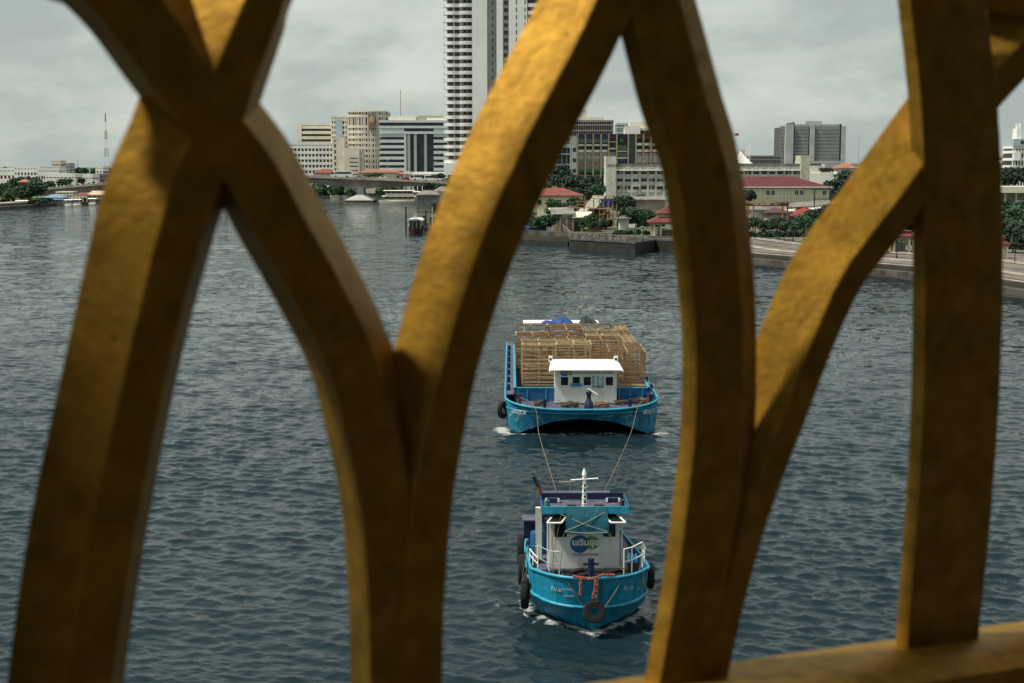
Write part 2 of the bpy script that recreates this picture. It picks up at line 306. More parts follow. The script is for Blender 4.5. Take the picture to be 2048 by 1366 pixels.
# ---------------------------------------------------------------- river
TUGX, TUGY = 2.86, 49.3
TRZ = R(1.3)
BX, BY = 4.4, 87.2
def river():
    rs = np.random.RandomState(3); nr, nc = 880, 820
    ang = np.linspace(R(26), R(.85), nr); D = H/np.tan(ang); u = np.linspace(-1, 1, nc)
    X = D[:, None]*.46*u[None, :]; Y = np.repeat(D[:, None], nc, 1)
    sp = np.maximum(np.gradient(D)[:, None]*.9, D[:, None]*.92/nc)*1.0
    Z = np.zeros_like(X); DX = np.zeros_like(X); DY = np.zeros_like(X)
    gust = .75+.35*np.sin(X*.021+1.3+.9*np.sin(Y*.013))*np.sin(Y*.017+.4*np.sin(X*.03))+.2*np.sin(X*.11+Y*.05)*np.sin(Y*.083-X*.04)
    for i in range(84):
        lam = .17*(1.8/.17)**(rs.rand()**1.1); th = rs.normal(R(76), R(33)); k = 2*math.pi/lam
        if i > 75: lam = 3.2+rs.rand()*4.5; k = 2*math.pi/lam
        slope = .014 if i > 75 else (.040 if lam < 2.2 else .02)
        amp = slope/k*rs.uniform(.6, 1.3); ph = rs.rand()*6.28
        kx, ky = k*math.cos(th), k*math.sin(th)
        a = kx*X+ky*Y+ph+.8*np.sin(.13*X-.09*Y+ph*3)
        f = np.clip((lam/sp-.9)/1.2, 0, 1); A_ = amp*f*gust
        s, c = np.sin(a), np.cos(a); Z += A_*c; DX -= A_*s*math.cos(th)*.85; DY -= A_*s*math.sin(th)*.85
    # flatter, disturbed water around the hulls and their bow waves
    foam = np.zeros_like(X)
    def hull_sd(x, y, half, L_, nose):
        yy = np.clip(y/nose, 0, 1); hb = half*np.sin(yy*math.pi/2)**.8
        return np.where((y > -.0) & (y < L_), np.abs(x)-hb, np.hypot(x, np.minimum(np.abs(y), np.abs(y-L_))))
    nz = .5+.5*np.sin(X*5.1+2*np.sin(Y*3.3))*np.sin(Y*4.7+1.7*np.sin(X*2.9)+.7)
    cr_, sr_ = math.cos(TRZ), math.sin(TRZ); xr, yr = (X-TUGX)*cr_+(Y-TUGY)*sr_, -(X-TUGX)*sr_+(Y-TUGY)*cr_
    d1 = hull_sd(xr, yr, 2.05, 11, 3.2); y1 = yr
    b1 = np.exp(-((d1-.25)/.38)**2)*np.exp(-np.clip(y1, 0, 99)/7)*(y1 > -1.2)*(y1 < 14); Z += .05*b1; foam += 1.4*b1*np.where(y1 < 1.2, .7, 1)
    d2 = d1-.55-.42*np.clip(y1, 0, 30)*.5; w2 = np.exp(-(d2/.5)**2)*np.exp(-np.clip(y1, 0, 99)/6)*(y1 > .5); Z += .14*w2; foam += 1.15*w2*nz
    x3 = np.abs(X-BX); y3 = Y-BY
    w3 = np.exp(-((x3-4.9)/.55)**2)*np.exp(-((y3-.6)/2.0)**2); foam += 1.2*w3; Z += .14*w3
    w4 = np.exp(-((y3+.25)/.40)**2)*(x3 < 4.7)*(.45+.4*nz); foam += w4; Z += .05*w4
    w5 = np.exp(-((x3-5.4-.12*np.clip(y3, 0, 40))/.7)**2)*(y3 > 0)*(y3 < 30)*np.exp(-y3/12)*nz; foam += .5*w5
    edge = np.clip((1-np.abs(u))[None, :]*12, 0, 1)*np.clip((np.arange(nr)/20)[:, None], 0, 1); Z *= edge
    X2 = X+DX*edge; Y2 = Y+DY*edge
    co = np.stack([X2, Y2, Z], -1).reshape(-1, 3); n0 = len(co)
    i = np.arange(nr-1)[:, None]*nc+np.arange(nc-1)[None, :]; q = np.stack([i, i+1, i+nc+1, i+nc], -1).reshape(-1, 4)
    bl, br = co[0], co[nc-1]; tl, tr = co[(nr-1)*nc], co[nr*nc-1]
    # coarse surroundings
    ext = np.array([[-30000, -20000, 0], [30000, -20000, 0], [30000, 40000, 0], [-30000, 40000, 0], [bl[0], bl[1], 0], [br[0], br[1], 0], [tr[0], tr[1], 0], [tl[0], tl[1], 0]])
    eq = [(0, 1, 5, 4), (1, 2, 6, 5), (2, 3, 7, 6), (3, 0, 4, 7)]
    co = np.concatenate([co, ext]); q = np.concatenate([q, np.array(eq)+n0])
    me = bpy.data.meshes.new('river'); me.vertices.add(len(co)); me.vertices.foreach_set('co', co.ravel().astype('f4'))
    me.loops.add(q.size); me.loops.foreach_set('vertex_index', q.ravel().astype('i4')); me.polygons.add(len(q))
    me.polygons.foreach_set('loop_start', np.arange(0, q.size, 4, dtype='i4')); me.polygons.foreach_set('loop_total', np.full(len(q), 4, 'i4'))
    me.update(calc_edges=True); me.polygons.foreach_set('use_smooth', np.ones(len(q), bool))
    at = me.attributes.new('foam', 'FLOAT', 'POINT'); at.data.foreach_set('value', np.concatenate([np.clip(foam, 0, 1.5).ravel(), np.zeros(8)]).astype('f4'))
    m = bpy.data.materials.new('river_water'); m.use_nodes = True; t = m.node_tree; L = t.links.new; b = t.nodes['Principled BSDF']
    b.inputs['Roughness'].default_value = .10; b.inputs['IOR'].default_value = 1.333; b.inputs['Specular IOR Level'].default_value = .20
    g = nd(t, 'ShaderNodeNewGeometry')
    n0_ = nd(t, 'ShaderNodeTexNoise', i_Scale=.03, i_Detail=3.0); L(g.outputs['Position'], n0_.inputs['Vector'])
    r = nd(t, 'ShaderNodeValToRGB'); r.color_ramp.elements[0].color = (.006, .018, .025, 1); r.color_ramp.elements[1].color = (.010, .021, .027, 1); L(n0_.outputs[0], r.inputs[0])
    at = nd(t, 'ShaderNodeAttribute', attribute_name='foam')
    nf = nd(t, 'ShaderNodeTexNoise', i_Scale=2.6, i_Detail=8.0, i_Roughness=.75, i_Distortion=.6); L(g.outputs['Position'], nf.inputs['Vector'])
    mm = nd(t, 'ShaderNodeMath', operation='MULTIPLY_ADD'); mm.inputs[1].default_value = .42; L(at.outputs['Fac'], mm.inputs[0]); L(nf.outputs[0], mm.inputs[2])
    mr = nd(t, 'ShaderNodeMapRange'); mr.inputs[1].default_value = .76; mr.inputs[2].default_value = .96; mr.inputs[4].default_value = .85; L(mm.outputs[0], mr.inputs[0])
    k = nd(t, 'ShaderNodeMix', data_type='RGBA'); L(mr.outputs[0], k.inputs[0]); L(r.outputs[0], k.inputs[6]); k.inputs[7].default_value = (.42, .43, .42, 1); L(k.outputs[2], b.inputs['Base Color'])
    rr = nd(t, 'ShaderNodeMapRange'); rr.inputs[3].default_value = .05; rr.inputs[4].default_value = .7; L(mr.outputs[0], rr.inputs[0]); L(rr.outputs[0], b.inputs['Roughness'])
    mp = nd(t, 'ShaderNodeMapping'); mp.inputs['Scale'].default_value = (.62, 1, 1); mp.inputs['Rotation'].default_value = (0, 0, R(18)); L(g.outputs['Position'], mp.inputs['Vector'])
    na = nd(t, 'ShaderNodeTexNoise', i_Scale=3.4, i_Detail=4.0, i_Roughness=.55); L(mp.outputs[0], na.inputs['Vector'])
    nb = nd(t, 'ShaderNodeTexNoise', i_Scale=.9, i_Detail=6.0, i_Roughness=.66); L(mp.outputs[0], nb.inputs['Vector'])
    # far water: the mesh cannot carry short waves there, so the bump does
    cd = nd(t, 'ShaderNodeMapRange'); sx = nd(t, 'ShaderNodeSeparateXYZ'); L(g.outputs['Position'], sx.inputs[0]); L(sx.outputs[1], cd.inputs[0]); cd.inputs[1].default_value = 45; cd.inputs[2].default_value = 140; cd.inputs[3].default_value = .08; cd.inputs[4].default_value = 1.0
    b1 = nd(t, 'ShaderNodeBump', i_Strength=.35); b1.inputs['Distance'].default_value = .06; L(na.outputs[0], b1.inputs['Height'])
    b2 = nd(t, 'ShaderNodeBump', i_Strength=1.0); L(nb.outputs[0], b2.inputs['Height']); L(cd.outputs[0], b2.inputs['Distance']); b2.inputs['Strength'].default_value = .0
    acc = b1.outputs[0]
    for sc_, am_ in ((.30, .8), (1.3, 1.1)):
        nv = nd(t, 'ShaderNodeTexNoise', i_Scale=sc_, i_Detail=3.0, i_Roughness=.6); L(mp.outputs[0], nv.inputs['Vector'])
        su = nd(t, 'ShaderNodeVectorMath', operation='SUBTRACT'); su.inputs[1].default_value = (.5, .5, .5); L(nv.outputs['Color'], su.inputs[0])
        ml = nd(t, 'ShaderNodeVectorMath', operation='MULTIPLY'); ml.inputs[1].default_value = (am_*.6, am_, 0); L(su.outputs[0], ml.inputs[0])
        ms = nd(t, 'ShaderNodeVectorMath', operation='SCALE'); L(ml.outputs[0], ms.inputs[0]); L(cd.outputs[0], ms.inputs['Scale'])
        av = nd(t, 'ShaderNodeVectorMath', operation='ADD'); L(acc, av.inputs[0]); L(ms.outputs[0], av.inputs[1]); acc = av.outputs[0]
    nn = nd(t, 'ShaderNodeVectorMath', operation='NORMALIZE'); L(acc, nn.inputs[0]); L(nn.outputs[0], b.inputs['Normal'])
    me.materials.append(m)
    o = bpy.data.objects.new('river', me); COL.objects.link(o); o['kind'] = 'structure'
river()
# ---------------------------------------------------------------- hull loft
def loft(levels, n, closed_mirror=True):
    """levels: list of half outlines [(x,y,z)...] from stem to stern -> rows mirrored round the stem"""
    rows = []
    for lv in levels:
        c = catmull(lv, n); rows.append([Vector((-p.x, p.y, p.z)) for p in reversed(c)]+c[1:])
    return rows
# ---------------------------------------------------------------- tug
tug = T('tugboat', 'small bright blue tugboat with white wheelhouse and a tyre on its bow, nearest boat', 'boat', loc=(TUGX, TUGY, 0), rz=TRZ)
def TG(x, y, z): return (TUGX+x*math.cos(TRZ)-y*math.sin(TRZ), TUGY+x*math.sin(TRZ)+y*math.cos(TRZ), z)
k_low = [(0, .55, -.4), (.7, 1.25, -.4), (1.2, 1.9, -.4), (1.7, 2.7, -.4), (1.9, 4, -.4), (1.9, 7.5, -.4), (1.5, 10.5, -.4)]
k_wl = [(0, 0, .0), (.75, .75, .05), (1.3, 1.4, .08), (1.8, 2.1, .1), (2.02, 3.3, .1), (2.05, 7.5, .1), (1.6, 11, .1)]
k_mid = [(0, -.22, .55), (.8, .05, .55), (1.4, .6, .58), (1.9, 1.25, .6), (2.1, 2.3, .6), (2.12, 7.5, .6), (1.7, 11.1, .6)]
k_st = [(0, -.42, 1.0), (.8, -.28, 1.01), (1.45, .12, 1.03), (1.9, .8, 1.05), (2.12, 1.8, 1.06), (2.16, 7.5, 1.0), (1.75, 11.2, 1.0)]
k_top = [(0, -.68, 2.12), (.8, -.54, 2.12), (1.45, -.1, 2.10), (1.95, .7, 2.04), (2.16, 1.7, 1.96), (2.05, 7.5, 1.36), (1.5, 11.3, 1.45)]
MB().grid(loft([k_low, k_wl, k_mid, k_st], 8)).build('lower_hull', cyan, tug, smooth=40)
rw = loft([k_st, k_top], 8)
MB().grid(rw).build('bulwark', cyan, tug, smooth=40)
rin = [[Vector((p.x*.965, p.y+.09, p.z)) for p in rw[1]], [Vector((p.x*.94, p.y+.16, 1.3)) for p in [a_.lerp(b_, .25) for a_, b_ in zip(rw[0], rw[1])]]]
MB().grid(rin).build('bulwark_lining', blue, tug, smooth=40)
MB().tube(rw[1], .062, 8).build('cap_rail', cyan_l, tug, smooth=50)
MB().tube([p+Vector((0, -.02, 0)) for p in rw[0]], .06, 8).build('rubbing_strake', cyan_l, tug, smooth=50)
sm = loft([[(p[0]*1.01, p[1]-.03, .32) for p in k_wl]], 8)[0]; n_ = len(sm)
for a_, b_ in ((n_//2-18, n_//2-10), (n_//2+10, n_//2+18)): MB().tube([Vector((p.x*1.03, p.y-.08, .42)) for p in sm[a_:b_+1]], .022, 6).build('weld_seam', cyan_l, tug)
dk = MB(); half = rin[1]; dk.v = [tuple(p) for p in half]; dk.f = [tuple(range(len(half)))]; dk.build('deck', deckp, tug)
# stem bar with draught marks
MB().bar((0, -.03, .05), (0, -.45, 1.0), .07, .05).build('stem_bar', cyan_l, tug)
for sx in (-1, 1):
    for i in range(3):
        z = .12+i*.16; MB().bar((sx*(.30-.02*i), .24-.34*z, z), (sx*(.27-.02*i), .21-.34*(z+.09), z+.09), .028, .012).build('draught_mark', wtxt, tug)
# wheelhouse: front wall at y=3.5 local, z 1.3..3.55
wy = 3.55
wh = MB().box(-1.32, 1.32, wy, wy+1.5, 1.29, 3.52).build('wheelhouse_wall', white, tug)
for x0, x1 in ((-1.16, -.70), (.70, 1.16)):   # openings either side of the awning, flap windows propped open
    wo = MB().box(x0, x1, wy-.012, wy+.02, 2.52, 3.42).build('window', glass, tug)
    s_ = -1 if x0 < 0 else 1; xa, xb = (x0-.14, x1-.02) if s_ < 0 else (x0+.02, x1+.14)
    q = [(xa+.14, wy-.05, 3.44), (xb+.10, wy-.05, 3.44), (xb-.22, wy-.62, 3.22), (xa-.18, wy-.62, 3.22)]
    if s_ > 0: q = [(xb-.14, wy-.05, 3.44), (xa-.10, wy-.05, 3.44), (xa+.22, wy-.62, 3.22), (xb+.18, wy-.62, 3.22)]
    fr = MB()
    for i in range(4): fr.tube([q[i], q[(i+1) % 4]], .042, 6)
    fo = fr.build('window_flap', whiteroof, tug, smooth=50)
    pm = MB(); pm.quadbox([Vector(p)-Vector((0, 0, .01)) for p in q]+[Vector(p)+Vector((0, 0, .01)) for p in q]); pm.build('flap_pane', glass, fo)
for x in (-1.42, 1.42): MB().tube([(x, wy+.1, 1.3), (x, wy+.1, 3.5)], .028, 6).build('pipe', white, tug, smooth=50)
MB().box(-1.85, -1.62, wy+.6, wy+.85, 1.5, 3.5).build('white_pillar', white, tug)
# deckhouse behind (navy)
MB().box(-1.45, 1.45, wy+1.92, wy+6.8, 1.3, 2.65).build('aft_cabin', blue, tug)
MB().box(-1.55, 1.55, wy+1.95, wy+6.9, 2.652, 2.72).build('aft_cabin_roof', deckp, tug)
# roof
roof = MB().box(-1.62, 1.62, wy-.32, wy+1.62, 3.53, 3.60).build('wheelhouse_roof', deckp, tug)
MB().box(-1.64, 1.64, wy-.36, wy-.30, 3.50, 3.78).build('roof_fascia', cyan_l, roof)
for s_ in (-1, 1): MB().box(s_*1.64-.02, s_*1.64+.02, wy-.29, wy+1.55, 3.50, 3.78).build('roof_side', blue, roof)
MB().box(-1.6, 1.6, wy+1.55, wy+1.62, 3.601, 3.86).build('roof_back_wall', navy, roof)
MB().box(-1.60, -1.2, wy-.3, wy+.2, 3.35, 3.497).build('eave_box', navy, roof)
for x in (-.52, .52):
    hb = MB(); hb.box(x-.18, x+.18, wy-.2, wy+.05, 3.602, 3.80).box(x-.26, x+.26, wy-.22, wy+.08, 3.60, 3.66); hb.build('searchlight_box', steel, roof)
for x in (-1.2, 1.15):
    hb = MB(); hb.box(x-.26, x+.26, wy+1.0, wy+1.2, 3.602, 3.78); bx_ = hb.build('lamp_bracket', navy, roof)
    for dx in (-.24, .24): MB().box(x+dx-.035, x+dx+.035, wy+.93, wy+.998, 3.64, 3.78).build('lamp_lens', whiteroof, bx_)
for s_ in (-1, 1):
    lb = MB(); lb.box(s_*1.42-.13, s_*1.42+.13, wy-.1, wy+.3, 3.602, 3.66).tube([(s_*1.42, wy+.1, 3.66), (s_*1.42, wy+.1, 3.92)], .085, 10); lo_ = lb.build('side_lamp', steel if s_ > 0 else mat('lamp_green', (.01, .12, .09)), roof, smooth=40)
# mast
mst = MB().tube([(-.02, wy+.15, 3.6), (-.02, wy+.15, 4.2), (-.03, wy+.15, 4.86)], [.10, .085, .07], 12).build('mast', whiteroof, tug, smooth=50)
MB().tube([(-.03, wy+.15, 4.86), (-.03, wy+.15, 4.88), (-.03, wy+.15, 5.02), (-.03, wy+.15, 5.14)], [.07, .095, .075, .02], 12).build('masthead_lamp', whiteroof, mst, smooth=50)
MB().tube([(-.55, wy+.1, 4.70), (.50, wy+.1, 4.76)], .03, 8).build('crossarm', whiteroof, mst, smooth=50)
for z in (3.78, 3.98, 4.22, 4.42):
    MB().tube([(-.02, wy+.14, z), (-.02, wy+.14, z+.02)], [.105, .105], 12).build('mast_ring', whiteroof, mst, smooth=50)
    MB().tube([(-.02, wy-.02, z+.05), (-.02, wy-.02, z+.14)], .04, 8).build('signal_lamp', steel, mst, smooth=50)
# antenna (fish-bone) on a thin post
an = MB().tube([(-.48, wy+1.6, 3.6), (-.48, wy+1.6, 4.3)], .012, 6).build('antenna_post', ropew, tug)
MB().tube([(-.92, wy+1.6, 4.28), (-.28, wy+1.6, 4.32)], .012, 5).build('antenna_boom', ropew, an)
am = MB()
for i in range(9): x = -.88+i*.072; am.tube([(x, wy+1.45, 4.29+.005*i), (x, wy+1.75, 4.29+.005*i)], .009, 4)
am.build('antenna_elements', ropew, an, kind='stuff')
# exhaust pipe on the left
ex = MB().tube([(-1.62, wy+2.3, 3.3), (-1.62, wy+2.3, 3.75), (-1.70, wy+2.3, 4.0)], [.09, .085, .08], 10).build('exhaust_pipe', rust, tug, smooth=50)
MB().tube([(-1.70, wy+2.3, 4.0), (-1.80, wy+2.3, 4.22), (-1.88, wy+2.3, 4.38)], [.085, .08, .085], 10).build('exhaust_tip', steel, ex, smooth=50)
MB().box(-1.78, -1.5, wy+1.0, wy+2.7, 2.8, 3.5).build('side_locker', navy, tug)
# awning: teal tarp in front of the middle window, sagging outward
rows = []
for j in range(9):
    v = j/8; row = []
    for i in range(17):
        uu = i/16; x = -.74-.05*v+uu*(1.52+.16*v); yy = wy-.375-.10*v-.05*math.sin(v*3.14)-.018*math.sin(uu*19+v*4)*v - .10*v; z = 3.78-v*.93+.03*math.sin(uu*3.14)*v
        row.append(Vector((x, yy, z)))
    rows.append(row)
aw = MB(); aw.grid(rows); aw.grid([[p+Vector((0, .012, 0)) for p in r_] for r_ in rows]); aw.build('awning', teal, tug, smooth=60)
MB().tube([(-.84, wy-.60, 2.85), (0, wy-.60, 2.81), (.84, wy-.60, 2.84)], .045, 8).build('awning_roll', teal, tug, smooth=50)
for a_, b_ in (((-.95, wy-.40, 3.50), (.78, wy-.66, 2.90)), ((.72, wy-.44, 3.58), (-.80, wy-.66, 2.92)), ((-.80, wy-.66, 2.90), (.80, wy-.66, 2.85))):
    a_, b_ = Vector(a_), Vector(b_); md = (a_+b_)/2+Vector((0, -.07, -.03)); MB().tube(catmull([a_, md, b_], 6), .012, 5).build('lashing', ropew, tug)
# stays from the awning to the bulwark
for p_ in ([(-.84, wy-.62, 2.82), (-1.02, 2.0, 1.9), (-1.15, .9, 1.75)], [(-.95, wy-.4, 3.45), (-1.25, wy-1.2, 2.2), (-1.35, 1.4, 1.6)], [(-1.1, wy-.4, 3.3), (-1.3, 2.6, 2.4), (-.95, 1.2, 1.7)],
           [(.84, wy-.62, 2.82), (1.0, 2.2, 1.95), (1.15, .1, 2.15)], [(.90, wy-.60, 2.82), (1.08, 2.0, 1.95), (1.22, .5, 2.12)]):
    MB().tube(catmull(p_, 6), .013, 5).build('stay_rope', ropeg, tug)
# ropes down to the bow tyre
for p_ in ([(-1.0, -.42, 2.12), (-.66, -.72, 1.6), (-.36, -.86, 1.12)], [(1.10, -.36, 2.13), (.72, -.70, 1.6), (.36, -.86, 1.12)], [(.05, -.75, 2.1), (.12, -.86, 1.7), (.08, -.9, 1.35)]):
    MB().tube(catmull(p_, 6), .016, 5).build('tyre_rope', ropem if p_[0][0] > 1 else ropeg, tug)
# bollard (cross-shaped) on the fore deck
bo = MB().tube([(0, .6, 1.3), (0, .6, 2.48)], .12, 10).build('bollard', navy, tug, smooth=50)
MB().tube([(-.24, .6, 2.3), (.24, .6, 2.3)], .05, 8).build('bollard_arm', navy, bo, smooth=50)
for x in (-.24, .24): MB().blob((x, .6, 2.3), .05, .07, .07).build('bollard_knob', navy, bo, smooth=60)
MB().tube([(0, .6, 2.48), (0, .6, 2.50)], .14, 10).build('bollard_cap', navy, bo, smooth=50)
# dark hawser heaped along the bow
hm = MB()
for k_ in range(5): hm.tube([Vector((x_, 1.6+.2*k_+.1*math.sin(x_*4+k_), 1.42+.10*k_*(k_ < 3)+.03*math.sin(x_*9+k_*2))) for x_ in np.linspace(-1.35, 1.45, 26)], .10, 6)
hm.build('hawser', rubber, tug, smooth=60)
MB().box(-1.75, -1.5, .9, 1.15, 1.3, 1.95).build('deck_box', navy, tug); 
# railings left and right
def guard(pts, hs, name='guard_rail'):
    m = MB(); g = MB()
    ob = MB().tube([Vector(p)+Vector((0, 0, hs)) for p in pts], .022, 6).build(name, whiteroof, tug, smooth=50)
    MB().tube([Vector(p)+Vector((0, 0, hs*.5)) for p in pts], .018, 6).build('mid_rail', whiteroof, ob, smooth=50)
    for p in pts: MB().tube([p, Vector(p)+Vector((0, 0, hs))], .022, 6).build('stanchion', whiteroof, ob, smooth=50)
guard([(-1.90, .95, 1.98), (-1.50, 1.0, 1.75), (-1.12, 1.1, 1.7)], .92)
guard([(-2.14, 2.4, 1.93), (-2.05, 1.6, 1.98), (-1.90, .99, 1.98)], .45)
guard([(1.22, .9, 1.80), (1.52, 1.0, 1.85), (1.92, 1.2, 1.98)], .95)
guard([(1.95, 1.3, 2.0), (2.10, 1.8, 1.97), (2.16, 2.6, 1.93)], .55)
MB().tube([(2.08, 1.5, 1.9), (2.03, 1.5, 3.0)], .018, 5).build('flag_pole', ropem, tug)
# logo
def disc(cx, cz, rx, rz, y, m, name, parent, n=36, sk=0):
    mb = MB(); pts = [(cx+rx*math.cos(2*math.pi*i/n)*(1+sk*math.cos(2*math.pi*i/n)*0), cz+rz*math.sin(2*math.pi*i/n)) for i in range(n)]
    mb.v = [(x, y, z) for x, z in pts]+[(x, y+.006, z) for x, z in pts]; mb.f = [tuple(range(n)), tuple(range(2*n-1, n-1, -1))]+[(i, (i+1) % n, n+(i+1) % n, n+i) for i in range(n)]
    return mb.build(name, m, parent)
disc(-.20, 2.24, .36, .345, wy-.012, lblue, 'logo_disc', tug); disc(.25, 2.29, .30, .26, wy-.018, lgreen, 'logo_disc', tug)
disc(.06, 2.29, .115, .19, wy-.022, mat('logo_overlap', (.01, .13, .06)), 'logo_disc', tug)
text('เสริมสุข', .3, mat('logo_white', (.8, .82, .8)), tug, loc=(.02, wy-.030, 2.30), width=1.0, bold=.008)
text('เติมสุขทุกโอกาส', .14, gtxt, tug, loc=(.02, wy-.012, 1.83), width=.98)
# names on the bow
def on_bow(s, x, z, wdt, m=wtxt, rotz=0, tilt=8):
    # point of the bulwark skin at this x and z
    f_ = (z-1.03)/1.08; best = None
    for a_, b_ in zip(rw[0], rw[1]):
        p = a_.lerp(b_, f_)
        if best is None or abs(p.x-x) < abs(best.x-x): best = p
    return text(s, .2, m, tug, loc=(x, best.y-.035, z), rot=(R(90+tilt), 0, rotz), width=wdt, depth=.002)
on_bow('ทีม.๒', -1.30, 1.60, .42, rotz=R(-36)); on_bow('๒๓๓๐๖', -.93, 1.68, .34, rotz=R(-24)); on_bow('กรุงเทพฯ', -.86, 1.42, .40, rotz=R(-22))
on_bow('ทีม ๒', 1.28, 1.62, .42, rotz=R(36)); on_bow('๒๓๓', 1.62, 1.70, .26, rotz=R(46)); on_bow('กรุงเทพฯ', 1.62, 1.45, .34, rotz=R(46))
f_ = .55
for sx in (-1.62, 1.86):
    best = min([a_.lerp(b_, f_) for a_, b_ in zip(rw[0], rw[1])], key=lambda p: abs(p.x-sx))
    o = MB().blob((0, 0, 0), .10, .012, .17, 10, 6, .15).build('flower_emblem', yel, tug, loc=(best.x, best.y-.02, best.z)); o.rotation_euler = (0, 0, R(-44 if sx < 0 else 55))
# garland hung over the bow (a thing of its own)
gd = T('flower_garland', 'pink and orange flower garland draped over the blue tug bow', 'garland', loc=(TUGX, TUGY, 0), rz=TRZ)
def petals(name, path, r, n):
    m = MB(); pts = catmull(path, n)
    for p in pts:
        for _ in range(4): m.blob(p+Vector((rnd.uniform(-r, r), rnd.uniform(-r, r)*.5, rnd.uniform(-r, r))), .024, .02, .024, 5, 4, .2)
    return m.build(name, garl, gd)
petals('garland_swag', [(-.72, -.62, 2.20), (-.4, -.70, 2.17), (-.05, -.76, 2.16), (.3, -.72, 2.26), (.7, -.60, 2.24)], .035, 14)
petals('garland_tail', [(-.46, -.73, 2.12), (-.48, -.74, 1.85), (-.48, -.72, 1.55)], .045, 9)
petals('garland_tail', [(.06, -.82, 2.12), (.08, -.82, 1.9), (.02, -.80, 1.65), (.0, -.80, 1.48)], .07, 9)
# tyres
def tyre(label, loc, Rr, r, ax, cat='tyre', rot=None, group=None):
    th_ = T('tyre', label, cat, loc=loc, group=group)
    rows = []; n = 30
    prof = [(-.62, .8), (-.95, .75), (-1, .3), (-1, -.3), (-.95, -.75), (-.62, -.8), (0, -1), (.7, -.9), (1, -.55), (1.03, 0), (1, .55), (.7, .9), (0, 1)]
    for i in range(n):
        g = 2*math.pi*i/n; k = 1+(.02 if i % 2 else 0)
        rows.append([Vector(((Rr+r*a_*k)*math.cos(g), r*b_*.95, (Rr+r*a_*k)*math.sin(g))) for a_, b_ in prof])
    rows.append(rows[0]); o = MB().grid(rows, True).build('tyre_casing', rubber, th_, smooth=35)
    if ax == 'x': th_.rotation_euler = (0, 0, R(90))
    if rot: th_.rotation_euler = rot
    return th_
tyre('black tyre hung on the very stem of the tug as a bow fender', TG(+.02, -.83, .98), .27, .13, 'y', rot=(R(-14), 0, 0))
tyre('big black tyre low on the tug side, left of the painted bow letters', TG(-2.34, +1.75, .88), .43, .15, 'x', rot=(0, 0, R(85)))
tyre('big black tyre fender behind the low one on the left side of the tug', TG(-2.40, +3.9, 1.15), .43, .15, 'x')
tyre('black tyre fender leaning by the blue drum on the left side of the tug', TG(-2.38, +6.1, 1.35), .42, .15, 'x')
tyre('black tyre fender on the right side of the tug', TG(+2.36, +2.3, 1.35), .34, .14, 'x')
for p_ in ([(-2.2, 1.7, 1.96), (-2.42, 1.4, 1.5), (-2.38, 1.6, 1.2)], [(-2.15, 2.8, 2.4), (-2.35, 2.1, 1.9), (-2.5, 1.4, 1.1)], [(2.1, 1.9, 2.0), (2.3, 2.1, 1.8), (2.36, 2.3, 1.6)], [(1.75, .4, 2.6), (1.85, .3, 1.6), (1.98, .5, 1.35), (2.05, .9, 2.1)]):
    MB().tube(catmull(p_, 6), .018, 5).build('fender_rope', ropeg, tug)
dr = T('drum', 'blue drum standing on the left side deck of the tug', 'drum', loc=TG(-1.75, +4.5, 1.6))
MB().tube([(0, 0, 0), (0, 0, .05), (0, 0, .35), (0, 0, .37), (0, 0, .39), (0, 0, .84), (0, 0, .88)], [.28, .3, .3, .315, .3, .3, .28], 18).build('drum_body', blue, dr, smooth=35)
MB().box(TUGX-2.05-TUGX, 0, 0, 0, 0, 0) if False else None
wt = T('water_tank', 'dark blue box tank with pale lid on the left side of the tug', 'tank', loc=TG(-1.95, +6.8, 1.5))
MB().box(-.28, .28, -.4, .4, .2, .92).build('tank_body', navy, wt); MB().box(-.34, .34, -.46, .46, .922, .97).build('tank_lid', deckp, wt)
for sx in (-1, 1): MB().box(sx*.30-.04, sx*.30+.04, -.4, .4, 0, .198).build('tank_leg', navy, wt)
bc = T('bottle_crate', 'crate of blue bottles by the railing on the right side of the tug', 'crate', loc=TG(+1.68, +2.2, 1.32))
for i in range(2): MB().box(-.2, .2, -.25, .25, i*.32, i*.32+.30).build('crate_tray', rubber, bc)
bt = MB()
for i in range(3):
    for j in range(3): bt.tube([(-.13+.13*i, -.16+.16*j, .62), (-.13+.13*i, -.16+.16*j, .78), (-.13+.13*i, -.16+.16*j, .86)], [.055, .055, .025], 8)
bt.build('bottle', mat('bottle_blue', (.03, .22, .42), .2), bc, smooth=40)
# ---------------------------------------------------------------- barge
bg_ = T('cargo_barge', 'broad blue barge under tow with a white deckhouse and a hold full of cages', 'barge', loc=(BX, BY, 0))
LB = 30.0
tp = [(0, -.75, 1.66), (1.8, -.68, 1.67), (3.3, -.40, 1.78), (4.25, .15, 1.92), (4.7, 1.0, 2.02), (4.82, 3, 2.02), (4.82, 14, 2.0), (4.82, LB, 2.0)]
md_ = [(0, -.62, 1.40), (1.8, -.56, 1.40), (3.3, -.30, 1.45), (4.25, .22, 1.5), (4.7, 1.0, 1.5), (4.8, 3, 1.4), (4.8, 14, 1.4), (4.8, LB, 1.4)]
lw = [(0, -.25, .98), (1.8, -.24, .82), (3.3, -.05, .30), (4.0, .25, .02), (4.42, .95, -.2), (4.62, 3, -.2), (4.62, 14, -.2), (4.62, LB, -.2)]
mid2 = [tuple(a*.5+b*.5 for a, b in zip(p, q)) for p, q in zip(md_, lw)]; mid2[3] = (4.26, .20, .72); mid2[4] = (4.66, .95, .6)
rb = loft([lw, mid2, md_, tp], 8)
MB().grid(rb).build('barge_hull', cyan_scuff, bg_, smooth=40)
MB().tube([p+Vector((0, -.02, -.02)) for p in rb[3]], .07, 8).build('gunwale', cyan_l, bg_, smooth=50)
